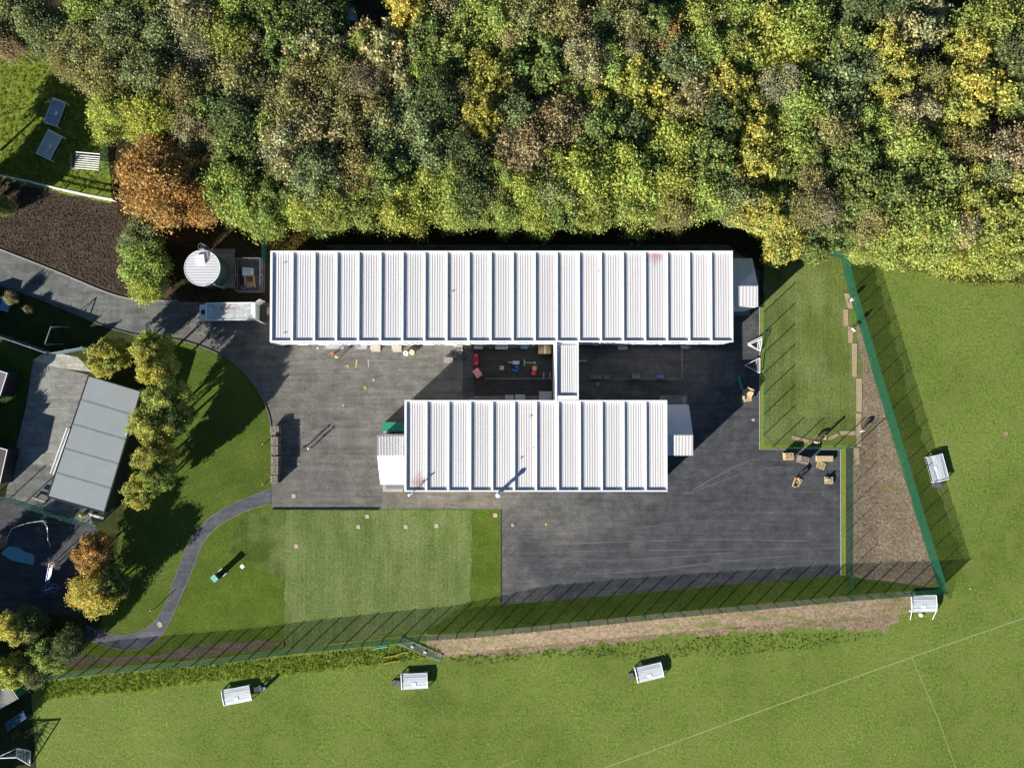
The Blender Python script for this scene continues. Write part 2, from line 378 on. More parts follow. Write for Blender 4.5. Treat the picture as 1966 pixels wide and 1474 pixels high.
sheet('soil_spoil', [(830,1225),(960,1214),(1300,1180),(1620,1152),(1722,1142),(1737,1170),(1727,1192),(1695,1215),(1640,1208),(1560,1206),(1400,1214),(1240,1228),(1100,1243),(980,1256),(870,1262),(842,1250)], 0.006, M_soilg)
sheet('rough_grass_strip', [(80,1310),(200,1296),(500,1266),(700,1246),(840,1236),(850,1258),(760,1272),(600,1290),(430,1305),(250,1330),(130,1335),(80,1345)], 0.005, M_rough)
sheet('rough_grass_east', [(1625,500),(1675,500),(1745,760),(1790,900),(1850,1078),(1825,1150),(1803,1130),(1760,990),(1713,835),(1660,655)], 0.005, M_lawn)  # rough strip; darker grass follows the fence's cast shadow, shade put into colour
sheet('field_edge_scrub', [(1640,480),(1700,490),(1800,505),(1870,530),(1966,535),(2300,530),(2300,560),(1966,552),(1880,548),(1800,535),(1720,512),(1660,500)], 0.010, M_rough)
# school yard in the south-west
sheet('school_concrete', [(64,690),(112,705),(170,720),(176,1000),(183,1010),(30,957),(10,955),(20,905),(50,780)], Z3, M_conc)
sheet('school_edge_paving', [(80,680),(112,678),(150,686),(176,714),(112,706),(64,691)], 0.014, M_concl)
sheet('playground', [(-60,942),(30,958),(183,1011),(205,1060),(200,1150),(150,1180),(-60,1180)], Z2, M_tard)
sheet('blue_playground_patch', [(2,1062),(9,1054),(18,1048),(34,1051),(49,1059),(61,1062),(66,1069),(64,1084),(24,1076)], Z3, paint('blue_rubber', (0.13,0.33,0.38), 0.9, 0.1))
sheet('orange_playground_patch', [(-20,1030),(0,1024),(14,1030),(14,1045),(-10,1060)], Z3, paint('orange_rubber', (0.3,0.13,0.07), 0.9, 0.2))
sheet('grass_triangle', [(-40,690),(0,665),(64,690),(20,905),(-40,940)], Z2, grass('grass_shade_painted', (0.03,0.055,0.012), (0.04,0.07,0.015), (0.05,0.08,0.02), 0.6, 0.4))  # shade falling in from the left is put into this darker green
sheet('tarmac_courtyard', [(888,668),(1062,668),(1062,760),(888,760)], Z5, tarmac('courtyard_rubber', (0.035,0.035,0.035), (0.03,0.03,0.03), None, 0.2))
sheet('tank_base', [(395,478),(451,478),(449,553),(395,553)], 0.03, M_conc)
# pitch lines, tyre marks, kerbs
def ribbon(mb, pts, w, z, zt=None):
    P = [G(x, y, z) for x, y in pts]; L = []; Rr = []
    for i, p in enumerate(P):
        a = P[max(i-1, 0)]; b = P[min(i+1, len(P)-1)]; d = (b-a).normalized(); n = Vector((-d.y, d.x, 0))*w/2
        L.append(p+n); Rr.append(p-n)
    for i in range(len(P)-1):
        if zt is None: mb.add([Rr[i], Rr[i+1], L[i+1], L[i]], [(0,1,2,3)])
        else:
            vs = [Vector((v.x, v.y, zz)) for zz in (z, zt) for v in (Rr[i], Rr[i+1], L[i+1], L[i])]
            mb.add(vs, [(4,5,6,7),(0,1,5,4),(2,3,7,6),(1,2,6,5),(3,0,4,7)])
mb = MB(); ribbon(mb, [(2100,1135),(1966,1186),(1753,1260),(1500,1350),(1160,1474),(1000,1530)], 0.13, 0.007); ribbon(mb, [(1751,1262),(1765,1295),(1800,1375),(1835,1474),(1850,1520)], 0.10, 0.011)
ribbon(mb, [(940,1480),(996,1457),(1006,1482)], 0.09, 0.015)
tag(mb.build('pitch_lines', M_mark), kind='structure')
def tyre_mat():
    t = NT('tyre_dust'); t.col((0.22,0.21,0.19)).rough(0.95, 0, 0.1)
    t.l.new(t.ramp(t.noise(0.3, 3, 0.6), [(0.3, 0.05), (0.65, 0.45)]), t.b.inputs['Alpha']); return t.mat
mb = MB(); zt = 0.026
for pts in ([(990,1024),(1080,1022),(1180,1018),(1260,1009),(1320,1000),(1380,998),(1440,1001),(1490,1008)],
            [(1030,1047),(1120,1042),(1230,1038),(1370,1035),(1480,1037),(1552,1038)],
            [(1060,1080),(1160,1076),(1260,1071),(1340,1066),(1450,1055),(1600,1052)],
            [(1120,1102),(1220,1097),(1300,1089),(1380,1078),(1470,1070),(1560,1064)],
            [(1000,1062),(1100,1058),(1250,1056),(1400,1054),(1575,1052),(1576,1060)],
            [(560,712),(640,704),(690,697),(760,695),(840,708),(880,706)],[(540,722),(660,716),(760,716),(870,714)],
            [(560,772),(680,769),(780,765)],[(640,860),(665,890),(680,930)],[(1330,940),(1400,900),(1450,880)],[(1300,955),(1380,925),(1450,900),(1500,896)],
            [(683,915),(684,800),(680,760)],[(700,905),(720,870),(722,845)],[(560,905),(585,930),(600,965)]):
    ribbon(mb, smooth(pts, 2), 0.24 if len(mb.f) % 2 else 0.16, zt); zt += 0.0007
tag(mb.build('tyre_marks', tyre_mat()), kind='structure')
mb = MB(); zk = 0.13
ribbon(mb, road_n, 0.16, 0.0, 0.12); tag(mb.build('road_kerb', M_kerb), kind='structure')
mb = MB(); ribbon(mb, road_s[:-1]+yard_w, 0.14, 0.0, 0.12); tag(mb.build('yard_kerb', paint('dark_kerb', (0.13,0.13,0.125), 0.9)), kind='structure')
mb = MB(); ribbon(mb, pl, 0.06, 0.0, 0.05); ribbon(mb, pr, 0.08, 0.0, 0.06); tag(mb.build('path_kerb', paint('path_edging', (0.2,0.2,0.18), 0.9)), kind='structure')
mb = MB(); ribbon(mb, [(523,977),(727,977)], 0.18, 0.0, 0.14); tag(mb.build('step_kerb', paint('black_edging', (0.012,0.012,0.014), 0.9)), kind='structure')
mb = MB(); ribbon(mb, [(962,977),(962,1159)], 0.10, 0.0, 0.06); tag(mb.build('lawn_kerb', paint('lawn_edging', (0.05,0.05,0.05), 0.9)), kind='structure')
mb = MB(); ribbon(mb, [(1458.5,590),(1458.5,862.5),(1614,862.5),(1614.5,1103)], 0.14, 0.0, 0.06); tag(mb.build('verge_kerb', M_kerb), kind='structure')

# bank carrying the southern fence
def interp(tab, x):
    for (a, va), (b, vb) in zip(tab[:-1], tab[1:]):
        if a <= x <= b: return va+(vb-va)*(x-a)/(b-a)
    return tab[0][1] if x < tab[0][0] else tab[-1][1]
bank_h = [(820,0.0),(880,0.45),(962,0.95),(1100,0.9),(1300,0.7),(1500,0.45),(1640,0.25),(1770,0.0)]
fence_y = [(60,1297),(97,1293.5),(220,1280),(426,1263),(542,1247),(702,1230),(824,1218),(905,1211),(962,1204),(1260,1175),(1619,1143),(1748,1134),(1802,1130)]
toe_y = [(820,1209),(905,1166),(962,1161),(1200,1141),(1400,1122),(1614,1105),(1770,1124)]
cols = list(range(820, 1771, 10)); inner = []; crest = []; outer = []
for x in cols:
    h = interp(bank_h, x); fy = interp(fence_y, x)
    a = G(x, interp(toe_y, x)); b = G(x, fy); d = G(x, fy+42)
    inner.append([Vector((a.x, a.y, 0.027)), a.lerp(b, .35)+Vector((0,0,h*.45+.027)), a.lerp(b, .7)+Vector((0,0,h*.9+.027)), b+Vector((0,0,h+.03))])
    outer.append([b+Vector((0,0,h+.03)), b.lerp(d, .3)+Vector((0,0,h*.8+.02)), b.lerp(d, .65)+Vector((0,0,h*.35+.02)), Vector((d.x, d.y, 0.008))])
for nm, rows, mt in (('grass_bank', inner, M_lawn), ('soil_bank', outer, M_soilg)):
    mb = MB(); vs = [p for r in rows for p in r]; fs = []
    for i in range(len(rows)-1):
        for j in range(3): fs.append((i*4+j, (i+1)*4+j, (i+1)*4+j+1, i*4+j+1) if False else (i*4+j+1, (i+1)*4+j+1, (i+1)*4+j, i*4+j))
    mb.add(vs, fs); tag(mb.build(nm, mt, smooth=True), kind='structure')

# ------------------------------------------------------------------ trees
def tree_mesh(seed, R0=3.5, H=9.0, leaf=0.24, n=9000, lobes=42, clump=0.36, flat=0.75):
    rnd = random.Random(seed); VR = H*0.40; hc = H-VR; v = []; f = []; tint = []
    L = []
    for i in range(lobes):
        u = rnd.uniform(-0.75, 1); a = rnd.uniform(0, 2*PI); s_ = math.sqrt(max(0, 1-u*u)); k = rnd.uniform(0.55, 0.86) if i > lobes*0.25 else rnd.uniform(0.1, 0.5)
        wob = 1+0.16*math.sin(2*a+seed)+0.1*math.sin(5*a+seed*2)
        c = Vector((R0*s_*math.cos(a)*k*wob, R0*s_*math.sin(a)*k*wob, hc+VR*u*k))
        L.append((c, R0*clump*rnd.uniform(0.6, 1.15), rnd.uniform(0.85, 1.18), rnd.uniform(-0.07, 0.10)))
    for i in range(n):
        c, r, val, hue = L[rnd.randrange(lobes)]
        d = Vector((rnd.gauss(0, 1), rnd.gauss(0, 1), rnd.gauss(0.25, 1))).normalized()
        p = c + Vector((d.x,d.y,d.z*1.25))*r*(rnd.uniform(0.45, 1.2) if rnd.random() < 0.72 else rnd.uniform(1.0, 1.75)); nrm = (d*0.45+Vector((rnd.uniform(-1,1), rnd.uniform(-1,1), rnd.uniform(-.5,1)))).normalized()
        q = nrm.to_track_quat('Z', 'Y').to_matrix(); a = rnd.uniform(0, PI); sz = leaf*rnd.uniform(0.6, 1.3)
        ux = q @ Vector((math.cos(a), math.sin(a), 0))*sz*0.65; uy = q @ Vector((-math.sin(a), math.cos(a), 0))*sz*0.45
        b = len(v); v += [tuple(p-ux), tuple(p-uy), tuple(p+ux), tuple(p+uy)]; f.append((b, b+1, b+2, b+3))
        g = val*rnd.choice((0.55, 0.85, 1.0, 1.15, 1.5))*rnd.uniform(0.85, 1.15); h2 = hue+rnd.uniform(-0.06, 0.08)
        tint.append((g*(1+h2*1.2), g, g*(1-h2*1.0), 1.0))
    me = bpy.data.meshes.new('crown'); me.from_pydata(v, [], f)
    at = me.attributes.new('tint', 'FLOAT_COLOR', 'FACE'); at.data.foreach_set('color', [c for t in tint for c in t])
    me.materials.append(M_leaf); me.update()
    mb = MB(); top = H*0.72
    pts = [Vector((0,0,-0.1)), Vector((rnd.uniform(-.15,.15), rnd.uniform(-.15,.15), H*0.3)), Vector((rnd.uniform(-.3,.3), rnd.uniform(-.3,.3), top))]
    mb.tube(pts[0], pts[1], 0.22, 7, 0.16); mb.tube(pts[1], pts[2], 0.16, 7, 0.05)
    for i in range(9):
        a = i*2.4+rnd.random(); st = pts[1].lerp(pts[2], rnd.uniform(0, 0.75)); k = rnd.uniform(0.55, 0.9)
        e = Vector((R0*k*math.cos(a), R0*k*math.sin(a), st.z+rnd.uniform(0.8, 2.2))); m = st.lerp(e, 0.5)+Vector((0,0,0.3))
        mb.tube(st, m, 0.075, 5, 0.045); mb.tube(m, e, 0.045, 5, 0.015)
        mb.tube(m, m+Vector((rnd.uniform(-1,1), rnd.uniform(-1,1), 0.9)), 0.03, 4, 0.01)
    return me, mb.mesh('trunk', M_trunk)
PR = {'fine': [tree_mesh(10+i, leaf=0.19, n=26000, lobes=90, clump=0.25) for i in range(4)],
      'clump': [tree_mesh(30+i, leaf=0.22, n=20000, lobes=130, clump=0.15) for i in range(4)],
      'soft': [tree_mesh(50+i, leaf=0.20, n=22000, lobes=70, clump=0.28) for i in range(2)],
      'bush': [tree_mesh(70+i, R0=3.5, H=5.0, leaf=0.2, n=15000, lobes=70, clump=0.25, flat=0.9) for i in range(2)],
      'sparse': [tree_mesh(80+i, leaf=0.16, n=11000, lobes=60, clump=0.30) for i in range(2)]}
COL = {'G': ((0.082,0.112,0.030), 'mid-green', 'clump'), 'L': ((0.115,0.150,0.034), 'lime green', 'fine'), 'Y': ((0.140,0.155,0.034), 'yellow-green', 'clump'),
       'O': ((0.105,0.110,0.038), 'olive', 'fine'), 'T': ((0.130,0.128,0.056), 'tan and olive', 'fine'), 'D': ((0.062,0.082,0.028), 'dark green', 'soft'),
       'B': ((0.090,0.112,0.042), 'grey-green', 'fine'), 'YY': ((0.170,0.170,0.036), 'golden yellow', 'clump'), 'R': ((0.160,0.112,0.034), 'orange', 'fine'),
       'N': ((0.122,0.106,0.050), 'russet brown', 'fine'), 'P': ((0.10,0.10,0.05), 'thin greyish', 'sparse'), 'C': ((0.150,0.148,0.060), 'cream yellow', 'clump'),
       'YL': ((0.145,0.170,0.034), 'bright yellow-green', 'fine')}
ORD = 'first second third fourth fifth sixth seventh eighth ninth tenth eleventh twelfth thirteenth fourteenth fifteenth sixteenth seventeenth eighteenth nineteenth twentieth twenty-first'.split()
used_labels = {}
def plant(px, py, rpx, code, h=None, label=None, name='broadleaf_tree', group='trees of the wood', proto=None, cat='tree'):
    rnd = random.Random(int(px*31+py*17)); col, word, kind = COL[code]; kind = proto or kind
    h = h or rnd.uniform(8.6, 9.9)
    p = G(px, py, h*0.68); s = rpx/ (FOC/(CAM_H-h*0.68)) /3.5
    crown, trunk = PR[kind][rnd.randrange(len(PR[kind]))]
    base = 5.0 if kind == 'bush' else 9.0
    t = bpy.data.objects.new(name, None); C.objects.link(t); t.location = (p.x, p.y, 0); t.rotation_euler = (0,0,rnd.uniform(0, 2*PI)); t.scale = (s, s, h/base)
    for nm, me in (('crown', crown), ('trunk', trunk)):
        o = bpy.data.objects.new(nm, me); C.objects.link(o); o.parent = t
        if nm == 'crown':
            k = rnd.uniform(0.9, 1.12); k *= 2.6; o.color = (col[0]*k*rnd.uniform(1.0,1.12), col[1]*k, col[2]*k*1.2, 1)
    if label is None:
        if py > 385: row = 'wood\'s south edge'
        elif py > 300: row = 'wood row two'
        elif py > 215: row = 'wood row three'
        elif py > 130: row = 'wood row four'
        elif py > 60: row = 'wood row five'
        else: row = 'wood\'s top row'
        if 518 <= px <= 1407: where = 'north of long roof\'s %s bay' % ORD[min(20, int((px-518)/42.3))]
        elif px < 518:
            where = 'above ' + ('grass corner' if px < 130 else 'orange tree\'s left' if px < 230 else 'orange tree' if px < 320 else 'bush' if px < 380 else 'round tank' if px < 440 else 'fenced pen')
        else:
            where = 'above ' + ('east staircase' if px < 1470 else 'turf plot\'s left' if px < 1545 else 'turf plot\'s right' if px < 1625 else 'green fence corner' if px < 1700 else 'field\'s left part' if px < 1790 else 'field\'s middle' if px < 1880 else 'field\'s right end')
        label = '%s tree, %s, %s' % (word, row, where)
        if label in used_labels:
            label = label.replace(' tree,', ' tree behind another like it,')
        if label in used_labels: label = label.replace('behind another', 'smallest beside another')
    used_labels[label] = 1
    tag(t, label, cat, group); return t
FOREST = """20 25 44 B|75 50 44 B|8 78 28 N|175 28 50 L|240 18 46 G|165 92 46 O|240 72 50 B|312 75 50 B|300 20 44 G|372 45 54 T|442 80 46 L|455 18 46 L|385 118 44 P|212 150 48 O|290 150 50 B|222 215 44 YL|292 218 46 YL|352 175 48 O|405 205 44 G|472 160 56 O|520 28 48 G|545 92 50 G|604 28 50 D|606 95 52 C|590 158 48 O|648 138 46 O|560 205 54 O|455 235 46 D|600 250 72 T|560 298 58 T|455 300 52 G|455 370 52 L|500 408 46 L|545 342 44 G|606 340 50 B|585 400 46 YL|640 402 46 L|690 218 52 O|742 108 64 C|700 165 40 P|792 22 48 YY|775 250 62 B|690 320 54 O|742 335 48 G|700 402 46 L|770 402 50 YL|820 66 48 G|862 95 62 G|852 18 44 P|930 42 54 L|938 152 60 Y|842 190 46 D|925 232 40 YY|1040 122 66 G|1012 28 46 O|1082 28 54 O|992 225 40 B|1078 235 52 T|1015 290 56 N|830 292 50 B|900 300 46 D|842 368 54 YL|905 372 44 D|880 412 40 L|950 398 44 P|968 415 38 L|1012 368 44 YL|1064 372 38 B|1026 415 40 YL|1075 412 34 G|1120 118 44 T|1162 58 42 D|1168 130 44 L|1155 248 52 G|1118 340 56 YL|1142 402 48 L|1205 28 52 O|1228 162 62 Y|1268 48 44 G|1282 75 34 R|1215 92 42 P|1208 236 44 D|1200 330 54 YL|1222 402 50 L|1300 128 48 B|1342 42 46 L|1350 95 40 L|1408 28 46 L|1402 90 36 G|1328 190 52 T|1388 172 48 Y|1292 282 60 YL|1292 358 54 YL|1300 412 38 O|1362 298 50 G|1372 225 44 D|1352 372 46 L|1410 380 42 B|1442 262 54 Y|1452 318 48 YY|1418 402 40 YY|1482 72 72 YL|1548 48 46 L|1498 172 44 P|1532 212 50 L|1512 288 54 L|1562 302 46 G|1498 398 50 Y|1505 448 48 Y|1462 405 40 Y|1602 178 64 B|1622 90 46 G|1592 258 44 O|1640 302 54 G|1572 402 40 P|1580 452 44 G|1748 52 66 C|1698 100 44 Y|1712 150 42 Y|1752 228 48 T|1742 292 52 L|1652 372 58 G|1625 440 46 G|1722 372 58 G|1712 446 54 L|1782 428 58 L|1802 338 56 G|1862 98 42 YY|1872 180 72 YY|1825 208 50 Y|1902 52 58 L|1945 112 46 D|1852 290 44 O|1935 300 62 N|1868 395 56 Y|1935 425 58 Y|1800 470 46 L|1880 462 56 YL|1935 482 46 L|1962 200 50 G|1700 20 40 D|1650 20 40 D|1990 350 60 Y|1990 60 60 G|1665 470 34 L"""
for row in FOREST.split('|'):
    a = row.split(); x, y, r_, c = float(a[0]), float(a[1]), float(a[2]), a[3]
    hh = None
    if y > 385 and x < 1560: hh = 7.6+random.random()*1.4
    if y > 430: hh = 5.5+random.random()*2
    plant(x, y-(11 if 385 < y and x < 1450 else 0), r_*1.24, c, hh)
# smaller dark trees filling the gaps low in the wood
gaps = [(130,120),(270,110),(350,120),(420,140),(500,100),(520,250),(430,260),(640,60),(700,95),(650,190),(640,290),(520,370),(650,360),(740,190),(810,140),(800,200),(820,240),(890,180),(900,30),(980,80),(980,180),(960,260),(1110,70),(1110,180),(1150,190),(1060,310),(960,340),(870,340),(780,330),(1160,300),(1240,100),(1250,230),(1260,330),(1290,210),(1380,110),(1370,60),(1430,130),(1440,200),(1400,340),(1480,240),(1500,340),(1560,130),(1560,250),(1550,350),(1660,140),(1670,230),(1700,300),(1780,150),(1800,270),(1860,340),(1900,340),(1840,440),(1670,430),(1540,400),(1930,160),(330,230),(370,250),(180,50),(610,300),(1310,320)]
for i, (x, y) in enumerate(gaps):
    plant(x, y, 34+random.random()*14, random.choice(['B','G','O','L','Y','T']), 7.6+random.random()*1.2, group='understorey trees of the wood', name='understorey_tree',
          label=('lower tree in gap at %s, band %s from top' % (('long roof bay '+ORD[min(20, max(0, int((x-518)/42.3)))]) if 518 < x < 1407 else ('the far left end' if x < 300 else 'the left end' if x < 518 else 'the right part' if x < 1700 else 'the far right end'), ORD[int(y//60)])))
# trees by name
plant(300, 345, 84, 'R', 9.5, 'large orange autumn tree beside the bark bed', 'maple_tree', None, 'fine')
plant(362, 385, 50, 'R', 8.0, 'smaller orange tree touching the large orange one, above the round tank', 'maple_tree', None, 'fine')
plant(385, 345, 32, 'L', 6.0, 'small lime tree in the shade right of the large orange tree', 'broadleaf_tree', None)
plant(272, 455, 42, 'B', 4.5, 'grey-green bush at the top of the hedge beside the bark bed', 'bush', 'bushes beside the bark bed', 'bush', 'bush')
plant(278, 510, 52, 'L', 4.5, 'largest bush between the bark bed and the round tank', 'bush', 'bushes beside the bark bed', 'bush', 'bush')
plant(285, 545, 38, 'YL', 3.6, 'low yellow-green bush beside the road kerb', 'bush', 'bushes beside the bark bed', 'bush', 'bush')
ROW = [(204,682,46,'Y',8.5,'yellow-green tree at top of the row, by the school corner'),(290,672,46,'Y',8.2,'pale yellow-green tree nearest the road bend'),(298,702,48,'Y',8.2,'golden-tinged tree below the road bend'),
       (318,765,52,'L',10,'lime tree beside the grey roof\'s upper corner'),(292,812,50,'Y',10,'bright yellow-green tree against the grey roof\'s edge'),(330,800,46,'G',9,'mid-green tree on the lawn side of the tree row'),
       (295,872,46,'Y',9,'yellow-green tree halfway down the grey roof'),(268,938,42,'Y',7.5,'sparse lime tree by the lower end of the grey roof'),(300,915,38,'L',8.5,'light green tree behind the lime one at the grey roof'),
       ]
for x, y, r_, c, h_, l_ in ROW: plant(x, y, r_*.9, c, h_, l_, 'broadleaf_tree', 'trees between school and lawn', 'clump' if c != 'D' else None)
plant(175, 1058, 42, 'R', 5.5, 'small orange tree overhanging the playground', 'maple_tree', None, 'clump')
plant(182, 1136, 48, 'YY', 6.0, 'round golden tree below the orange playground tree', 'broadleaf_tree', None, 'fine')
plant(215, 1118, 32, 'G', 5.5, 'dark green tree tucked behind the round golden one', 'broadleaf_tree', None)
plant(24, 1208, 36, 'YY', 6, 'golden tree at the left edge beside the dark bed', 'broadleaf_tree', None)
plant(55, 1200, 30, 'D', 5, 'dark tree behind the golden tree at the left edge', 'broadleaf_tree', None)
plant(92, 1258, 38, 'L', 5, 'lime tree beside the end of the long green fence', 'broadleaf_tree', None, 'clump')
plant(125, 1240, 32, 'D', 5, 'dark green tree beside the path end', 'broadleaf_tree', None)
plant(18, 1290, 40, 'YL', 5.5, 'yellow-green tree beside the corrugated shed roof', 'broadleaf_tree', None, 'clump')
plant(60, 1290, 30, 'B', 4.5, 'small grey-green tree between shed and lime tree', 'broadleaf_tree', None)
plant(8, 398, 20, 'L', 2.2, 'small shrub on the bark bed at the left edge', 'bush', None, 'bush', 'bush')
plant(20, 572, 13, 'T', 2.0, 'small yellowing shrub beside the blue car', 'bush', None, 'bush', 'bush')
plant(54, 594, 9, 'T', 1.4, 'tiny straw-coloured shrub in the dark bed by the road', 'bush', None, 'bush', 'bush')
for i, (x, y, r_, h_) in enumerate([(-70,330,60,10),(-150,420,60,11),(-60,790,34,4.5),(-150,1330,60,8),(-190,1430,60,9),(-230,1500,50,8),(-160,1200,60,9),(-60,260,50,9),(-200,1600,60,8),(-175,1490,60,8),(-75,870,40,5)]):
    plant(x, y, r_, 'G', h_, 'tree just off the left edge shading the %s' % ['grass corner','bark bed','green triangle','shed','slatted frames','field corner','dark bed','caged frames','goal','white rack','annexe'][i], 'broadleaf_tree', 'trees off the left edge')

# ------------------------------------------------------------------ tufts of rough growth (uncountable)
def tufts(name, poly_px, n, cols, size, seed, hmax=0.35):
    rnd = random.Random(seed); v = []; f = []; tint = []
    P = [(p.x, p.y) for p in GP(poly_px)]; xs = [p[0] for p in P]; ys = [p[1] for p in P]
    def inside(x, y):
        c = False; j = len(P)-1
        for i in range(len(P)):
            if (P[i][1] > y) != (P[j][1] > y) and x < (P[j][0]-P[i][0])*(y-P[i][1])/(P[j][1]-P[i][1])+P[i][0]: c = not c
            j = i
        return c
    k = 0
    while k < n:
        cx, cy = rnd.uniform(min(xs), max(xs)), rnd.uniform(min(ys), max(ys))
        if not inside(cx, cy): continue
        k += 1; c0 = rnd.choice(cols); hh = rnd.uniform(0.3, 1)*hmax; val = rnd.uniform(.8, 1.2)
        for q in range(6):
            x = cx+rnd.gauss(0, size*.7); y = cy+rnd.gauss(0, size*.7); z = rnd.uniform(0.02, hh)
            nrm = Vector((rnd.uniform(-.9,.9), rnd.uniform(-.9,.9), 0.8)).normalized(); M = nrm.to_track_quat('Z','Y').to_matrix(); a = rnd.uniform(0, PI); s_ = size*rnd.uniform(.5, 1.1)
            ux = M @ Vector((math.cos(a), math.sin(a), 0))*s_*.6; uy = M @ Vector((-math.sin(a), math.cos(a), 0))*s_*.4; p = Vector((x, y, z+abs(ux.z)+abs(uy.z)))
            b = len(v); v += [tuple(p-ux), tuple(p-uy), tuple(p+ux), tuple(p+uy)]; f.append((b,b+1,b+2,b+3))
            g = val*rnd.uniform(.75, 1.25); tint.append((c0[0]*g, c0[1]*g, c0[2]*g, 1))
    me = bpy.data.meshes.new(name); me.from_pydata(v, [], f); at = me.attributes.new('tint', 'FLOAT_COLOR', 'FACE')
    at.data.foreach_set('color', [c for t in tint for c in t]); me.materials.append(M_leaf)
    o = bpy.data.objects.new(name, me); C.objects.link(o); o.color = (1,1,1,1); return o
tag(tufts('rough_grass', [(80,1312),(200,1298),(500,1268),(700,1248),(840,1238),(850,1258),(760,1272),(600,1290),(430,1305),(250,1328),(130,1335),(80,1345)], 2600, [(0.22,0.29,0.04),(0.28,0.34,0.06),(0.17,0.24,0.035)], 0.16, 3, 0.1), 'tufty rough grass along the outside of the long green fence', 'rough grass', kind='stuff')
tag(tufts('brambles', [(1640,492),(1700,480),(1800,478),(1966,500),(1966,548),(1880,548),(1810,538),(1720,512),(1660,500)], 2600, [(0.17,0.22,0.04),(0.23,0.25,0.055),(0.2,0.18,0.07)], 0.24, 4, 0.6), 'low brambles where the wood meets the playing field', 'brambles', kind='stuff')
tag(tufts('field_weeds', [(845,1262),(1000,1252),(1250,1232),(1450,1216),(1690,1220),(1560,1245),(1350,1262),(1200,1262),(1050,1262),(900,1280)], 700, [(0.15,0.2,0.03),(0.19,0.24,0.04)], 0.14, 5, 0.12), 'weedy grass tufts below the bare soil strip', 'weeds', kind='stuff')
tag(tufts('corner_weeds', [(0,90),(130,90),(200,250),(205,370),(120,360),(0,335)], 1500, [(0.13,0.18,0.03),(0.17,0.22,0.035)], 0.17, 6, 0.16), 'long grass in the shaded corner around the stored frames', 'long grass', kind='stuff')
tag(tufts('fallen_leaves', [(520,450),(600,450),(640,480),(520,485)], 500, [(0.2,0.11,0.03),(0.15,0.13,0.04),(0.10,0.11,0.03)], 0.2, 8, 0.3), 'brown leaves and undergrowth behind the tall building corner', 'undergrowth', kind='stuff')
def clods(name, poly_px, n, mat, seed, smin=0.05, smax=0.16):
    rnd = random.Random(seed); mb = MB()
    P = [(p.x, p.y) for p in GP(poly_px)]; xs = [p[0] for p in P]; ys = [p[1] for p in P]
    def inside(x, y):
        c = False; j = len(P)-1
        for i in range(len(P)):
            if (P[i][1] > y) != (P[j][1] > y) and x < (P[j][0]-P[i][0])*(y-P[i][1])/(P[j][1]-P[i][1])+P[i][0]: c = not c
            j = i
        return c
    k = 0
    while k < n:
        x, y = rnd.uniform(min(xs), max(xs)), rnd.uniform(min(ys), max(ys))
        if not inside(x, y): continue
        k += 1; s_ = rnd.uniform(smin, smax); j = lambda: rnd.uniform(.6, 1.3)*s_
        vs = [(x+j(),y,0.02),(x,y+j(),0.02),(x-j(),y,0.02),(x,y-j(),0.02),(x+rnd.uniform(-.3,.3)*s_,y+rnd.uniform(-.3,.3)*s_,0.02+s_*rnd.uniform(.5,1.1))]
        mb.add(vs, [(0,1,4),(1,2,4),(2,3,4),(3,0,4)])
    return mb.build(name, mat)
tag(clods('soil_clods', [(1640,862),(1658,700),(1676,720),(1712,842),(1758,995),(1795,1110),(1640,1110)], 5000, M_soil, 11, 0.03, 0.10), 'clods of bare brown soil inside the green fence', 'soil', kind='stuff')
tag(clods('bark_chips', [(0,350),(120,376),(214,394),(238,420),(290,560),(235,566),(130,524),(0,474)], 6000, M_bark, 12, 0.04, 0.13), 'dark bark mulch heaped between the road and white fence', 'bark mulch', kind='stuff')
tag(clods('spoil_clods', [(850,1240),(1240,1212),(1560,1190),(1725,1165),(1690,1210),(1560,1204),(1240,1226),(980,1253)], 1100, M_soilg, 13, 0.03, 0.08), 'clods of pale churned soil outside the green fence', 'soil', kind='stuff')

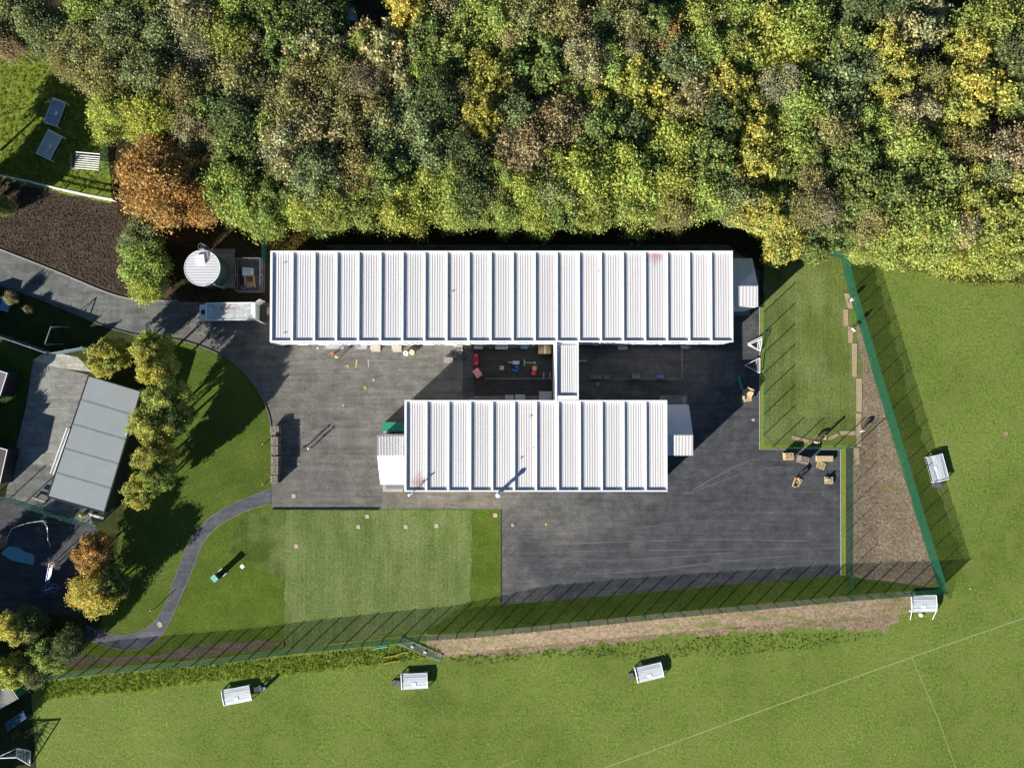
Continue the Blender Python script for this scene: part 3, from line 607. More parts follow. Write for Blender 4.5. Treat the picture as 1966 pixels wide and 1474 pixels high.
# ------------------------------------------------------------------ modular buildings
ZR = 6.65
def inv(p, o): return Vector((p.x-o.x, p.y-o.y, p.z))
def modular(name, label, x0, y0, x1, y1, bays, stains):
    a = G(x0, y1, ZR); b = G(x1, y0, ZR)          # sw and ne roof corners
    cx, cy = (a.x+b.x)/2, (a.y+b.y)/2; W, D = b.x-a.x, b.y-a.y
    t = thing(name, label, 'building', (cx, cy, 0))
    mb = MB(); zt = ZR-0.32
    mb.box((0,0,zt/2+0.1), (W-0.12, D-0.12, zt-0.2)); mb.box((0,0,0.1), (W-0.3, D-0.3, 0.2)); mb.build('wall', M_wall, t)
    bw = W/bays
    for i in range(bays):                          # one profiled sheet per bay
        xa = -W/2+i*bw; me = MB(); wv = bw-0.30; n = 8; y_ = D/2-0.2
        me.box((0,0,-0.04), (wv, 2*y_, 0.08))
        for k in range(n):
            xr = -wv/2+(k+0.5)*wv/n
            me.box((xr,0,0.018), (0.03, 2*y_, 0.042))
        mt = {0: M_sheet, 1: M_sheets1, 2: M_sheets2}[stains.get(i, 0)]
        me.build('roof_panel', mt, t, loc=(xa+bw/2+0.0, 0, ZR-0.24))
        u = MB(); u.box((0,0,0), (0.26, D-0.32, 0.34)); u.box((0,0,0.19), (0.3, D-0.3, 0.03)); u.build('roof_upstand', M_trim, t, loc=(xa+(0.15 if i == 0 else 0.0), 0, ZR-0.2))
    u = MB()
    for yy in (-1, 1): u.box((0, yy*(D/2-0.09), ZR-0.19), (W, 0.18, 0.4 if yy < 0 else 0.36))
    u.box((W/2-0.08, 0, ZR-0.21), (0.155, D-0.37, 0.34)); u.build('parapet', M_trim, t)
    for side in (-1, 1):                           # windows, doors and downpipes of both long sides
        for i in range(bays):
            x = -W/2+(i+0.5)*bw
            for fl in (0, 1):
                z = 1.75+fl*3.15
                if fl == 0 and i % 5 == 3:
                    fr = MB(); fr.box((x, side*(D/2-0.05), 1.15), (1.1, 0.1, 2.15)); f_ = fr.build('door', M_grymt, t)
                    hd = MB(); hd.box((x+0.4, side*(D/2+0.02), 1.1), (0.05, 0.06, 0.3)); hd.build('handle', M_galv, f_)
                else:
                    fr = MB(); fr.box((x, side*(D/2-0.05), z), (1.5, 0.09, 1.25)); f_ = fr.build('window', M_trim, t)
                    g = MB(); g.box((x-0.37, side*(D/2-0.03), z), (0.64, 0.07, 1.1)); g.box((x+0.37, side*(D/2-0.03), z), (0.64, 0.07, 1.1)); g.build('pane', M_glass, f_)
            if i % 3 == 0:
                dp = MB(); dp.box((x-bw/2, side*(D/2+0.0), ZR/2-0.2), (0.1, 0.1, ZR-0.5)); dp.build('downpipe', M_trim, t)
    return t, W, D, cx, cy
NB, NW, ND, ncx, ncy = modular('modular_building', 'long two-storey white modular building with twenty-one roof bays', 517.8, 481.5, 1407, 656.3, 21, {17: 1})
SB, SW, SD, scx, scy = modular('modular_building', 'shorter white two-storey modular building south of the long one, twelve roof bays', 776, 768, 1281, 943.5, 12, {0: 2})
for par, lst in ((NB, [(545,505),(545,640),(868,560),(1150,520)]), (SB, [(1018,800),(1025,860),(1000,880),(1240,850)])):
    for k, (x, y) in enumerate(lst):
        p = G(x, y, ZR)-par.location; MB().box((0,0,0), (.10,.10,.10)).add([(-.3,0,0),(.3,.05,0),(.3,.09,.01),(-.3,.04,.01)], [(0,1,2,3)]).build('roof_fixing', M_grymt, par, loc=(p.x, p.y, ZR-.12))
# link corridor between them
a = G(1066, 768, ZR); b = G(1111, 656.3, ZR); cx, cy = (a.x+b.x)/2, (a.y+b.y)/2; W, D = b.x-a.x, b.y-a.y-0.02
t = thing('link_corridor', 'white flat-roofed link corridor joining the two white buildings', 'building', (cx, cy, 0))
MB().box((0,0,3.1), (W-0.1, D, 6.2)).build('wall', M_wall, t)
me = MB(); me.box((0,0.2,-0.04), (W-0.5, D-1.3, 0.08))
for k in range(9):
    xr = -W/2+0.42+k*(W-0.8)/8; me.add([(xr-0.028,-D/2+.9,0),(xr,-D/2+.9,0.05),(xr+0.028,-D/2+.9,0),(xr-0.028,D/2-.4,0),(xr,D/2-.4,0.05),(xr+0.028,D/2-.4,0)], [(0,1,4,3),(1,2,5,4),(0,2,1),(3,4,5)])
me.build('roof_panel', M_sheet, t, loc=(0,0,ZR-0.3))
u = MB()
u.box((-W/2+0.12,0,ZR-0.24), (0.24,D,0.5)); u.box((W/2-0.1,0,ZR-0.24), (0.2,D,0.4)); u.box((0,-D/2+0.3,ZR-0.26), (W-0.5,0.6,0.44)); u.build('parapet', M_trim, t)

# covered outside stairs
def stairs(label, lx0, ly0, lx1, ly1, dirn, y2px, z2, side, porch=True):
    """landing roof rect given in photo px at z=6.1, then a roof falling to y2px at z2"""
    ZL = 6.05; a = G(lx0, ly1, ZL); b = G(lx1, ly0, ZL); cx, cy = (a.x+b.x)/2, (a.y+b.y)/2; W, D = b.x-a.x, b.y-a.y
    t = thing('covered_staircase', label, 'staircase', (cx, cy, 0))
    def ribs(mb, x0, x1, p0, p1, n):
        for k in range(n):
            xr = x0+(k+0.5)*(x1-x0)/n
            mb.add([(xr-0.045,p0[0],p0[1]),(xr,p0[0],p0[1]+0.07),(xr+0.045,p0[0],p0[1]),(xr-0.045,p1[0],p1[1]),(xr,p1[0],p1[1]+0.07),(xr+0.045,p1[0],p1[1])], [(0,1,4,3),(1,2,5,4),(0,2,1),(3,4,5)])
    mb = MB(); mb.box((0,0,ZL-0.04), (W,D,0.08)); ribs(mb, -W/2+.05, W/2-.05, (-D/2+.03,ZL), (D/2-.03,ZL), 17); mb.build('landing_roof', M_sheet, t)
    e = G((lx0+lx1)/2, y2px, z2); ey = e.y-cy; sy = dirn*D/2; run = abs(ey-sy)
    mb = MB(); ye = sy+dirn*run; z0, z1 = ZL-0.05, z2
    vs = [(-W/2,sy,z0-.08),(W/2,sy,z0-.08),(W/2,ye,z1-.08),(-W/2,ye,z1-.08),(-W/2,sy,z0),(W/2,sy,z0),(W/2,ye,z1),(-W/2,ye,z1)]
    if dirn > 0: fs = [(0,1,2,3),(7,6,5,4),(4,5,1,0),(5,6,2,1),(6,7,3,2),(7,4,0,3)]
    else: fs = [(3,2,1,0),(4,5,6,7),(0,1,5,4),(1,2,6,5),(2,3,7,6),(3,0,4,7)]
    fs = [tuple(reversed(f)) for f in fs] if dirn > 0 else fs
    mb.add(vs, fs); ribs(mb, -W/2+.05, W/2-.05, (sy,z0), (ye,z1), 17); mb.build('stair_roof', M_sheet, t)
    mb = MB(); mb.box((0,0,3.2), (W-0.1,D-0.1,0.12)); mb.build('landing', M_grymt, t)
    mb = MB()
    mb.box((W/2-0.06 if side > 0 else -W/2+0.06, 0, 3.1), (0.08,D-0.1,5.9)); mb.box((0,-dirn*(D/2-0.06),3.1), (W-0.2,0.08,5.9)); mb.build('screen_wall', M_wall, t)
    for sx in (-1, 1):
        for yy in (sy, ye):
            zt = z0-.1 if yy == sy else z1-.1
            MB().tube((sx*(W/2-.08), yy*0.97, 0), (sx*(W/2-.08), yy*0.97, zt), 0.05).build('post', M_galv, t)
    mb = MB()
    n = 16
    for k in range(n):
        f_ = (k+0.5)/n; mb.box((0, sy+dirn*f_*run*1.25, 3.2*(1-f_)), (W-0.3, run*1.25/n, 0.06))
    mb.build('steps', M_grymt, t)
    mb = MB()
    for sx in (-1, 1): mb.tube((sx*(W/2-.2), sy, 4.2), (sx*(W/2-.2), sy+dirn*run*1.25, 1.0), 0.03)
    mb.build('handrail', M_galv, t)
    return t
stairs('white covered staircase at the east end of the long building', 1408.5, 549, 1456, 588.5, 1, 496, 3.7, 1)
stairs('white covered staircase at the east end of the shorter building', 1282, 835, 1331, 874.5, 1, 776.5, 3.6, 1)
stairs('white covered staircase at the west end of the shorter building', 724, 836, 775, 875, -1, 930, 3.6, -1)
def slab(name, label, cat, pts, z0, z1, mat, group=None, zsurvey=None):
    P = [G(x, y, z1 if zsurvey is None else zsurvey) for x, y in pts]; c = sum((p for p in P), Vector())/len(P)
    mb = MB(); mb.poly([(p.x-c.x, p.y-c.y) for p in P], 0, z1-z0); o = mb.build(name, mat, loc=(c.x, c.y, z0)); tag(o, label, cat, group); return o
slab('concrete_pad', 'pale concrete pad at the foot of the west staircase', 'pad', [(735,925),(774,925),(774,944),(735,944)], 0.021, 0.12, M_step)
slab('concrete_pad', 'grey concrete pad north of the shorter building\'s east staircase', 'pad', [(1268,758.5),(1319,758.5),(1319,780),(1268,780)], 0.021, 0.15, M_conc)
slab('concrete_pad', 'grey concrete pad below the long building\'s east staircase', 'pad', [(1409,594),(1440,594),(1440,606),(1409,606)], 0.021, 0.15, M_conc)
slab('concrete_kerb_base', 'low concrete strip west of the play courtyard', 'kerb', [(888,668),(909,668),(909,762),(888,762)], 0.021, 0.05, M_tard)

# doorsteps and ramps of the long building
def doorstep(label, x0, x1, y0, y1, h, kind):
    a = G(x0, y1, h); b = G(x1, y0, h); cx, cy = (a.x+b.x)/2, (a.y+b.y)/2; W, D = b.x-a.x, b.y-a.y
    t = thing('doorstep', label, 'doorstep', (cx, cy, 0.02), 0, 'doorsteps along the white buildings')
    if kind == 'metal':
        MB().box((0,0,h-0.03), (W,D,0.05)).build('platform', M_galv, t)
        mb = MB()
        for sx in (-1,1):
            for sy in (-1,1): mb.box((sx*(W/2-.05), sy*(D/2-.05), (h+.9)/2), (0.05,0.05,h+.9))
        mb.box((-(W/2-.05),0,h+.88), (0.05,D,0.05)); mb.box(((W/2-.05),0,h+.88), (0.05,D,0.05)); mb.build('handrail', M_galv, t)
    else:
        mb = MB(); mb.box((0,0,h/2), (W,D,h)); mb.box((0.1,-D/2-0.15,h/4), (W*0.9,0.3,h/2)); mb.build('step', M_step, t)
        mb = MB(); mb.tube((W/2-.05,-D/2,0), (W/2-.05,-D/2,h+.9), .025); mb.tube((W/2-.05,-D/2,h+.9), (W/2-.05,D/2,h+.9), .025); mb.build('handrail', M_galv, t)
    return t
doorstep('wide grey metal door platform beside the orange-clad worker', 624.5, 660, 656, 670, 0.5, 'metal')
doorstep('narrow grey metal door platform right of the wide one', 682.5, 704.5, 660, 670.5, 0.35, 'metal')
doorstep('cream concrete doorstep left of its twin, west of the two white drums', 710.5, 730, 660, 671, 0.3, 'c')
doorstep('cream concrete doorstep just left of the two white drums', 752, 770.5, 660, 671.5, 0.3, 'c')
doorstep('cream concrete doorstep by the black steel trolley', 871, 888, 660, 671, 0.3, 'c')
doorstep('grey doorstep at the upper left corner of the play courtyard', 911, 927, 661, 670, 0.35, 'metal')
doorstep('long grey door platform at the top of the play courtyard', 951, 975, 662, 670.5, 0.35, 'metal')
doorstep('grey doorstep against the shorter building, bottom of the play courtyard', 970, 986, 758, 767, 0.3, 'metal')
doorstep('wider grey doorstep beside the small one at the courtyard bottom', 989, 1008, 757, 767, 0.3, 'metal')
doorstep('dark framed door platform beside the link corridor', 1035, 1059, 751, 767, 0.3, 'metal')
doorstep('pale blue-grey doorstep in the shaded courtyard east of the link', 1186, 1203, 661, 671, 0.3, 'metal')
doorstep('grey-blue doorstep at the far east end of the shaded courtyard', 1307, 1323, 661, 669, 0.3, 'metal')

# flue and mast on the south wall
t = thing('flue_pipe', 'tall white round flue against the shorter building\'s south wall', 'flue', G(956.5, 937.5, 0)); tp = inv(G(956.5, 950.5, 8.3), t.location)
tp = Vector((0, 0, 8.3)); t.location = (G(956, 951, 8.3).x, G(956, 951, 8.3).y, 0)
mb = MB(); mb.tube((0,0,0.02), (0,0,8.2), 0.24, 16); mb.build('pipe', M_galv, t, True); MB().lathe([(0.0,8.34),(0.2,8.33),(0.24,8.22),(0.33,8.22),(0.33,8.12),(0.24,8.1)], 18).build('cowl', M_trim, t)
MB().box((0,0.3,6.2), (0.1,0.5,0.08)).build('bracket', M_galv, t)
t = thing('mast', 'thin white mast at the shorter building\'s south-west corner', 'mast', (G(787, 950, 8.0).x, G(787, 950, 8.0).y, 0))
MB().tube((0,0,0.02), (0,0,8.0), 0.06, 8).build('pole', M_galv, t); MB().box((0.05,0.05,7.9), (0.5,0.14,0.14), 0.6).build('lamp_head', M_trim, t); MB().box((-0.2,-0.1,7.5), (0.3,0.3,0.2), 0.6).build('camera_box', M_trim, t)

# ------------------------------------------------------------------ tank
c = G(388, 514.5, 3.4); t = thing('round_tank', 'round tank with white ribbed roof beside the truck', 'tank', (c.x, c.y, 0.03)); rr = 2.45
mb = MB(); mb.lathe([(rr,0),(rr,3.25),(rr-0.03,3.27)], 40)
for z in (0.6,1.2,1.8,2.4,3.0): mb.lathe([(rr,z-.03),(rr+.035,z),(rr,z+.03)], 40)
mb.build('shell', M_tankw, t)
mb = MB(); mb.tube((0,0,3.27), (0,0,3.33), rr+0.05, 40)
for k in range(22):
    y = -rr+0.12+k*(2*rr-0.24)/21; x = math.sqrt(max(0, rr*rr-y*y)); mb.box((0,y,3.35), (2*x,0.05,0.05), 0, 1)
mb.build('roof', [M_white, paint('tank_rib', (.45,.45,.46), .5, .05)], t); mb = MB(); mb.lathe([(rr+.05,3.27),(rr+.11,3.3),(rr+.11,3.38),(rr+.04,3.38)], 40); mb.build('rim', M_trim, t)  # shading of the ribs put into their colour, greyer than the roof
mb = MB(); mb.box((-0.15,rr-1.25,3.5), (1.1,1.3,0.22), 0.1); mb.build('hatch', M_trim, t)
mb = MB()
for x in (-.3,.3): mb.tube((x+.1,rr+.18,0), (x+.1,rr+.18,4.3), .03)
for k in range(14): mb.tube((-.2,rr+.18,.3+k*.28), (.4,rr+.18,.3+k*.28), .018)
for z in (2.4,3.2,4.0):
    mb.path([(-.25,rr+.18,z),(-.3,rr+.7,z),(.1,rr+.95,z),(.5,rr+.7,z),(.45,rr+.18,z)], .02)
mb.build('ladder', M_galv, t)
mb = MB(); mb.path([(.4,rr+.1,4.3),(.9,rr-.4,4.3),(.9,rr-1.2,4.3)], .025); mb.tube((.9,rr-.4,3.35), (.9,rr-.4,4.3), .025); mb.tube((.9,rr-1.2,3.35), (.9,rr-1.2,4.3), .025); mb.box((.55,rr-.6,3.42), (.7,.8,.05)); mb.build('guard_rail', M_galv, t)
mb = MB(); mb.tube((1.3,-1.9,3.0), (1.75,-2.4,3.0), .13, 10); mb.tube((1.75,-2.4,3.05), (1.75,-2.4,0), .11, 10); mb.build('outlet_pipe', M_galv, t)

# fenced pen with pallets of goods
def rail_fence(name, label, pts, h, mat, post=2.4, rails=(0.5, 1.0), group=None, thick=0.05):
    P = GP(pts); t = thing(name, label, 'fence', (P[0].x, P[0].y, 0.02), 0, group); o = t.location
    for a, b in zip(P[:-1], P[1:]):
        L = (b-a).length; n = max(1, round(L/post))
        mb = MB(); M_ = (b-a)
        for k in range(n+1):
            p = a+M_*(k/n)-o; p.z = 0; MB().tube(p, (p.x, p.y, h), thick*0.7, 6).build('post', mat, t)
        ang = math.atan2(M_.y, M_.x); c = (a+b)/2-o
        for r_ in rails: mb.box((c.x, c.y, h*r_-0.02), (L, thick, thick), ang)
        nv = int(L/0.22)
        for k in range(1, nv):
            p = a+M_*(k/nv)-o; mb.box((p.x, p.y, h/2), (0.018, 0.018, h*0.96), ang)
        mb.build('rail_panel', mat, t)
    return t
rail_fence('pen_fence', 'black steel railing round the pen between tank and building', [(462,500),(508,500),(508,562),(460,562),(462,500)], 1.9, M_grymt, 2.0, (0.05, 0.5, 1.0))
slab('pen_floor', 'dark floor slab of the fenced pen', 'slab', [(463,501),(507,501),(507,561),(462,561)], 0.005, 0.024, M_path)
def shaped(name, label, cat, px, py, z, rz=0, group=None):
    p = G(px, py, z); return thing(name, label, cat, (p.x, p.y, 0.022), rz, group)
t = shaped('wrapped_pallet_load', 'pallet load wrapped in silvery film inside the pen', 'pallet load', 473.5, 521, 1.2)
MB().box((0,0,0.07), (1.3,1.2,0.14)).build('pallet', M_pallet, t)
mb = MB(); rnd = random.Random(5)
for i in range(3):
    for j in range(3): mb.box((-.42+i*.42,-.38+j*.38,0.14+(.9+rnd.random()*.25)/2), (.41,.37,.9+rnd.random()*.25))
mb.build('wrapped_goods', M_cover, t)
t = shaped('open_crate', 'open tan wooden crate below the wrapped load in the pen', 'crate', 478, 540, 0.8, 0.1)
mb = MB()
for s_ in (-1,1): mb.box((s_*.62,0,.45), (.05,1.7,.8)); mb.box((0,s_*.85,.45), (1.3,.05,.8))
mb.box((0,0,.1), (1.25,1.7,.05)); mb.build('box', M_tan, t); MB().box((0.1,-.5,.75), (.9,.8,.06), .15).build('lid', M_ply, t)
t = shaped('folded_tarpaulin', 'crumpled grey tarpaulin beside the tan crate', 'tarpaulin', 466, 551, 0.2)
mb = MB(); mb.lathe([(0,.3),(.25,.28),(.45,.1),(.5,0)], 7); mb.build('sheet', M_grymt, t)

# ------------------------------------------------------------------ truck
p0 = G(381, 600, 2.0); p1 = G(489, 600, 3.4)
TL = 8.0; tc = G(442, 597.5, 3.4); t = thing('box_truck', 'white box truck with red lettering on its roof, backed up to the long building', 'truck', (tc.x, tc.y, 0.02), R(0.8)); t.scale = (1.07, 1, 1); t.location.x -= .3
bx0, bx1 = -2.9, 3.4; hw = 1.18
mb = MB(); mb.box(((bx0+bx1)/2, 0, 2.2), (bx1-bx0, 2*hw, 2.4)); mb.build('cargo_box', paint('tarp_grey', (0.42,0.45,0.42), 0.6, 0.3, 2.2), t)
mb = MB()
for s_ in (-1,1): mb.box(((bx0+bx1)/2, s_*hw, 3.42), (bx1-bx0+.04,.1,.08))
mb.box((bx0,0,3.42), (.1,2*hw-.1,.07)); mb.box((bx1-.05,0,3.43), (.5,2*hw-.1,.06)); mb.build('box_trim', M_trim, t)
cabm = MB(); pr_ = [(-4.35,.5),(-4.4,1.6),(-4.15,2.45),(-3.85,2.6),(-3.0,2.62),(-3.0,.5)]
vs = [(x,-1.1,z) for x,z in pr_]+[(x,1.1,z) for x,z in pr_]; n = len(pr_)
cabm.add(vs, [tuple(range(n)), tuple(range(2*n-1,n-1,-1))]+[(i,n+i,n+(i+1)%n,(i+1)%n) for i in range(n)]); cab = cabm.build('cab', M_white, t)
mb = MB(); mb.add([(-4.41,-.95,1.65),(-4.41,.95,1.65),(-4.165,.9,2.42),(-4.165,-.9,2.42)], [(3,2,1,0)]); mb.build('windscreen', M_glass, cab)
MB().box((-3.62,0.02,2.64), (.5,.62,.06)).build('roof_hatch', M_glass, cab)
mb = MB(); vs = [(-3.35,-1.0,2.62),(-3.35,1.0,2.62),(-3.0,1.0,2.62),(-3.0,-1.0,2.62),(-3.0,-1.0,3.3),(-3.0,1.0,3.3)]; mb.add(vs, [(0,4,5,1),(0,3,4),(1,5,2),(2,5,4,3)]); mb.build('air_deflector', M_white, cab)
for s_ in (-1,1):
    MB().box((-3.7, s_*1.11, 1.9), (.7,.03,.6)).build('side_window', M_glass, cab); MB().box((-4.3, s_*1.3, 2.0), (.08,.2,.4)).build('mirror', M_dkmet, cab)
    MB().box((-4.42, s_*.8, .8), (.05,.3,.18)).build('headlight', M_cover, cab)
MB().box((-.3,0,.75), (6.6,.9,.3)).build('chassis', M_dkmet, t)
for x in (-3.6, 1.6, 2.7):
    for s_ in (-1,1):
        wh = MB(); wh.tube((x, s_*.85, .5), (x, s_*1.13, .5), .5, 18); o = wh.build('wheel', M_tyre, t); MB().tube((x, s_*1.12, .5), (x, s_*1.145, .5), .27, 12).build('rim', M_galv, o)
MB().box((bx1+.55,0,.95), (.85,2.2,.12)).build('tail_lift', M_dkmet, t)
for s_ in (-1,1):
    d_ = MB(); d_.box((0,0,2.2), (.95,.06,2.3), s_*0.6); d_.build('rear_door', M_trim, t, loc=(bx1+.4, s_*1.38, 0))
MB().box((-.2,-hw-.02,1.5), (6.0,.05,.3)).build('side_guard', M_lblue, t)
fc = bpy.data.curves.new('lettering', 'FONT'); fc.body = 'Runnicks'; fc.size = 0.62; fc.extrude = 0.004; fc.align_x = 'CENTER'; fc.align_y = 'CENTER'
fo = bpy.data.objects.new('lt', fc); dg = bpy.context.evaluated_depsgraph_get(); C.objects.link(fo); dg.update()
me = bpy.data.meshes.new_from_object(fo.evaluated_get(dg)); bpy.data.objects.remove(fo)
lo = bpy.data.objects.new('lettering', me); C.objects.link(lo); lo.parent = t; lo.location = (0.05,0.42,3.405); lo.scale = (0.85,1,1); me.materials.clear(); me.materials.append(paint('red_lettering', (0.5,0.01,0.04), 0.5, 0.05))
slab('ramp_plate', 'grey loading ramp plate between the truck and the long building', 'ramp', [(501,589),(513,589),(513,615),(501,615)], 0.022, 0.5, M_grymt)
slab('cardboard_box', 'tan cardboard box on the loading ramp by the long building', 'box', [(512.5,590),(519,590),(519,604),(512.5,604)], 0.502, 1.1, M_tan)

# ------------------------------------------------------------------ green box, drums, trolley, bollards, covers
t = shaped('utility_cabinet', 'dark green cabinet in the corner above the west staircase', 'cabinet', 754, 819, 1.6)
MB().box((0,0,.8), (2.9,1.2,1.5)).build('body', M_gpaint, t); MB().box((0,0,1.58), (3.05,1.3,.08)).build('lid', M_gpaint, t); MB().box((-1.0,-.75,.4), (.9,.3,.7)).build('door', M_step, t)
for i, (x, y, l) in enumerate(((778.5,678,'white ring-topped drum, left of the pair on the tarmac'),(790.5,676,'cream ring-topped drum, right of the pair on the tarmac'))):
    t = shaped('cable_drum', l, 'drum', x, y, .9, 0, 'ring-topped drums by the long building')
    m_ = M_white if i == 0 else paint('cream_card', (.7,.62,.4), .7)
    MB().lathe([(.10,.9),(.33,.9),(.35,.88),(.35,.84),(.28,.8),(.28,.1),(.35,.06),(.35,0)], 20).build('flange', m_, t); MB().lathe([(.10,.9),(.10,.3),(0,.3)], 14).build('core', M_dkmet, t)
t = shaped('steel_trolley', 'black steel frame trolley on the tarmac west of the play courtyard', 'trolley', 879, 680, .6, -0.1)
mb = MB()
for s_ in (-1,1): mb.box((0,s_*.38,.55), (2.1,.17,.12)); mb.box((s_*1.0,0,.56), (.17,.9,.12))
mb.box((0.3,0,.55), (.15,.95,.08), .7); mb.box((-.4,0,.55), (.15,.85,.08), -.6); mb.build('frame', M_dkmet, t)
for sx in (-.8,.8):
    for sy in (-.35,.35): MB().tube((sx,sy-.04,.18), (sx,sy+.04,.18), .18, 12).build('wheel', M_tyre, t)
for sx in (-.8,.8): MB().box((sx,0,.35), (.08,.7,.35)).build('axle', M_dkmet, t)
t = shaped('block_pack', 'pinkish-grey pack of blocks below the black trolley', 'block pack', 861, 691, .5, -.05)
mb = MB(); [mb.box((-.5+i*.25,-.2+j*.4,.28), (.24,.38,.5)) for i in range(5) for j in range(2)]; mb.build('blocks', paint('pink_block', (.27,.23,.22), .9), t); MB().box((0,0,.04), (1.4,.85,.06)).build('pallet', M_pallet, t)
COV = [(705,991,'pale square cover in the turf just below the yard edge'),(688,1011,'pale square cover with a short seam beneath it in the turf'),(779,1011,'pale square cover in the middle of the turf\'s upper part'),(838,1009,'greyish square cover right of the middle one'),
       (569,1048,'pinkish square cover near the left edge of the new turf'),(951,989,'pinkish square cover in the bright grass strip corner'),(564,952,'tan square cover in the tarmac near the pallet row'),(465,1087,'white diamond-set cover on the lawn beside the green cabinet')]
for x, y, l in COV:
    s_ = 4; r_ = R(45) if x == 465 else 0; p = G(x, y, .06); o = thing('inspection_cover', l, 'cover', (p.x, p.y, .02), r_, 'square inspection covers')
    m_ = paint('cover_stone', (.42,.38,.28) if 'pink' not in l else (.5,.36,.26), .8, .15, 4) if x != 465 else M_white
    MB().box((0,0,.02), (.56,.56,.04)).build('frame', m_, o); MB().box((0,0,.045), (.42,.42,.012)).build('lid', m_, o)
o = slab('paint_strip', 'short yellow painted strip on the tarmac, left of the pair', 'paint strip', [(684,690),(686.5,690),(684,706),(682,706)], .024, .034, M_ylw)
o = slab('paint_strip', 'thin pale painted strip on the tarmac, right of the pair', 'paint strip', [(706,690),(708,690),(708.5,706),(706.5,706)], .024, .034, M_kerb)
for i, (x, y, s_, c_) in enumerate([(667,703,.3,(.26,.24,.1)),(701,744,.3,(.32,.22,.08)),(717,729,.16,(.45,.44,.4)),(659,778,.14,(.45,.44,.4)),(307,1198,.42,(.42,.33,.22)),(1446,806,.22,(.4,.36,.3)),(984,1008,.25,(.35,.28,.2)),(1048,1006,.2,(.45,.32,.06)),(610,668,.14,(.7,.7,.7)),(573,890,.2,(.25,.24,.2)),(1931,832,.4,(.3,.2,.12)),(1862,1130,.1,(.7,.7,.6)),(1931,1288,.15,(.6,.12,.03))]):
    p = G(x, y); mb = MB(); rnd = random.Random(i); pts = [(s_*rnd.uniform(.7,1.2)*math.cos(a*PI/5), s_*rnd.uniform(.7,1.2)*math.sin(a*PI/5)) for a in range(10)]
    mb.poly(pts, 0, .02); o = mb.build('ground_patch', paint('patch_%d' % i, c_, .9, .3, 5), loc=(p.x, p.y, .034 if x < 1900 else .006))
    tag(o, ['mustard stain on the tarmac below the orange-clad worker','orange-brown stain on the tarmac between buildings','white fleck on the tarmac between buildings','pale fleck on the tarmac mid yard','tan round patch on the curved path','small pale lump on the tarmac by the turf verge','tan stain near the lawn corner of the car park','yellow scrap on the upper left of the car park','white knob on the tarmac by the long building','pale scuff on the tarmac by the two men','brown bare patch on the open field at right','white scrap on the field near the fence corner','orange scrap on the lower right field'][i], 'ground patch')
def post(label, x, y, h=1.25):
    p = G(x, y); t = thing('bollard', label, 'bollard', (p.x, p.y, 0), 0, 'thin posts beside the path'); MB().tube((0,0,0), (0,0,h), .055, 8).build('shaft', M_dkmet, t); MB().tube((0,0,h), (0,0,h+.06), .065, 8).build('cap', M_white, t)
post('thin post with white cap by the lower bend of the path', 299, 1166, 1.5); post('thin post with white cap where the path ends', 192, 1207, 1.1); post('thin post on the lawn beside the path\'s upper bend', 347, 1042, 1.0)
post('thin post on the lawn left of the second pallet stack', 508, 852, .8); post('thin post on the lawn left of the lowest pallet stack', 508, 929, .8)
t = shaped('litter_cabinet', 'tall pale-teal topped cabinet on the lawn casting a long shadow', 'cabinet', 411.5, 1110, 1.7, R(-47))
MB().box((0,0,.8), (.85,.7,1.6)).build('body', M_dkmet, t); MB().box((0,0,1.66), (.95,.75,.12)).build('lid', M_gteal, t)
for s_ in (-1,1): MB().box((s_*.46,.7,.06), (.1,.7,.12)).build('foot', M_white, t)

# ------------------------------------------------------------------ fences
def mesh_panel(name, W, H, dh, dv, r):
    mb = MB()
    nh = int(H/dh); nv = int(W/dv)
    for k in range(nh+1): mb.box((W/2,0,k*H/nh), (W,.0018,2*r))
    for k in range(nv+1): mb.box((k*W/nv,.004,H/2), (2*r*.7,.003,H))
    return mb
def fence(name, label, pts, H, mat, spacing, kind, zfun=None, postr=0.05, closed=False):
    """posts and panels along a surveyed line"""
    P = GP(pts); t = thing(name, label, 'fence', (P[0].x, P[0].y, 0)); o = t.location.copy()
    prm = {'dense': (0.020, 0.076, 0.0040), 'light': (0.1, 0.05, 0.0022), 'net': (0.05, 0.05, 0.006)}[kind]
    pm = mesh_panel('p', 1.0*spacing, H, *prm).mesh('mesh_panel', mat); psm = MB().box((0,0,(H+.1)/2), (postr*2,postr*2,H+.1)).mesh('post', mat)
    # resample
    L = [0]
    for a, b in zip(P[:-1], P[1:]): L.append(L[-1]+(b-a).length)
    n = max(1, round(L[-1]/spacing)); Q = []
    for k in range(n+1):
        d = L[-1]*k/n
        for i in range(len(P)-1):
            if L[i] <= d+1e-6 <= L[i+1]+1e-3: Q.append(P[i].lerp(P[i+1], (d-L[i])/max(1e-6, L[i+1]-L[i]))); break
    Q = [Vector((q.x, q.y, zfun(q) if zfun else 0)) for q in Q]
    for q in Q:
        ob = bpy.data.objects.new('post', psm); C.objects.link(ob); ob.parent = t; ob.location = q-o
    for a, b in zip(Q[:-1], Q[1:]):
        ob = bpy.data.objects.new('mesh_panel', pm); C.objects.link(ob); ob.parent = t; ob.location = a-o+Vector((0,0,.05)); d = b-a
        ob.rotation_euler = (0, -math.atan2(d.z, math.hypot(d.x, d.y)), math.atan2(d.y, d.x)); ob.scale = (d.length/spacing, 1, 1)
    return t
def bankz(q):
    # height of the bank crest under a point on the fence line
    px = 983+q.x*FOC/CAM_H
    return interp(bank_h, px)
fence('mesh_fence', 'tall dark green mesh fence along the south side on the bank', [(x, y) for x, y in reversed(fence_y)], 2.4, M_fgreen, 2.68, 'dense', bankz)
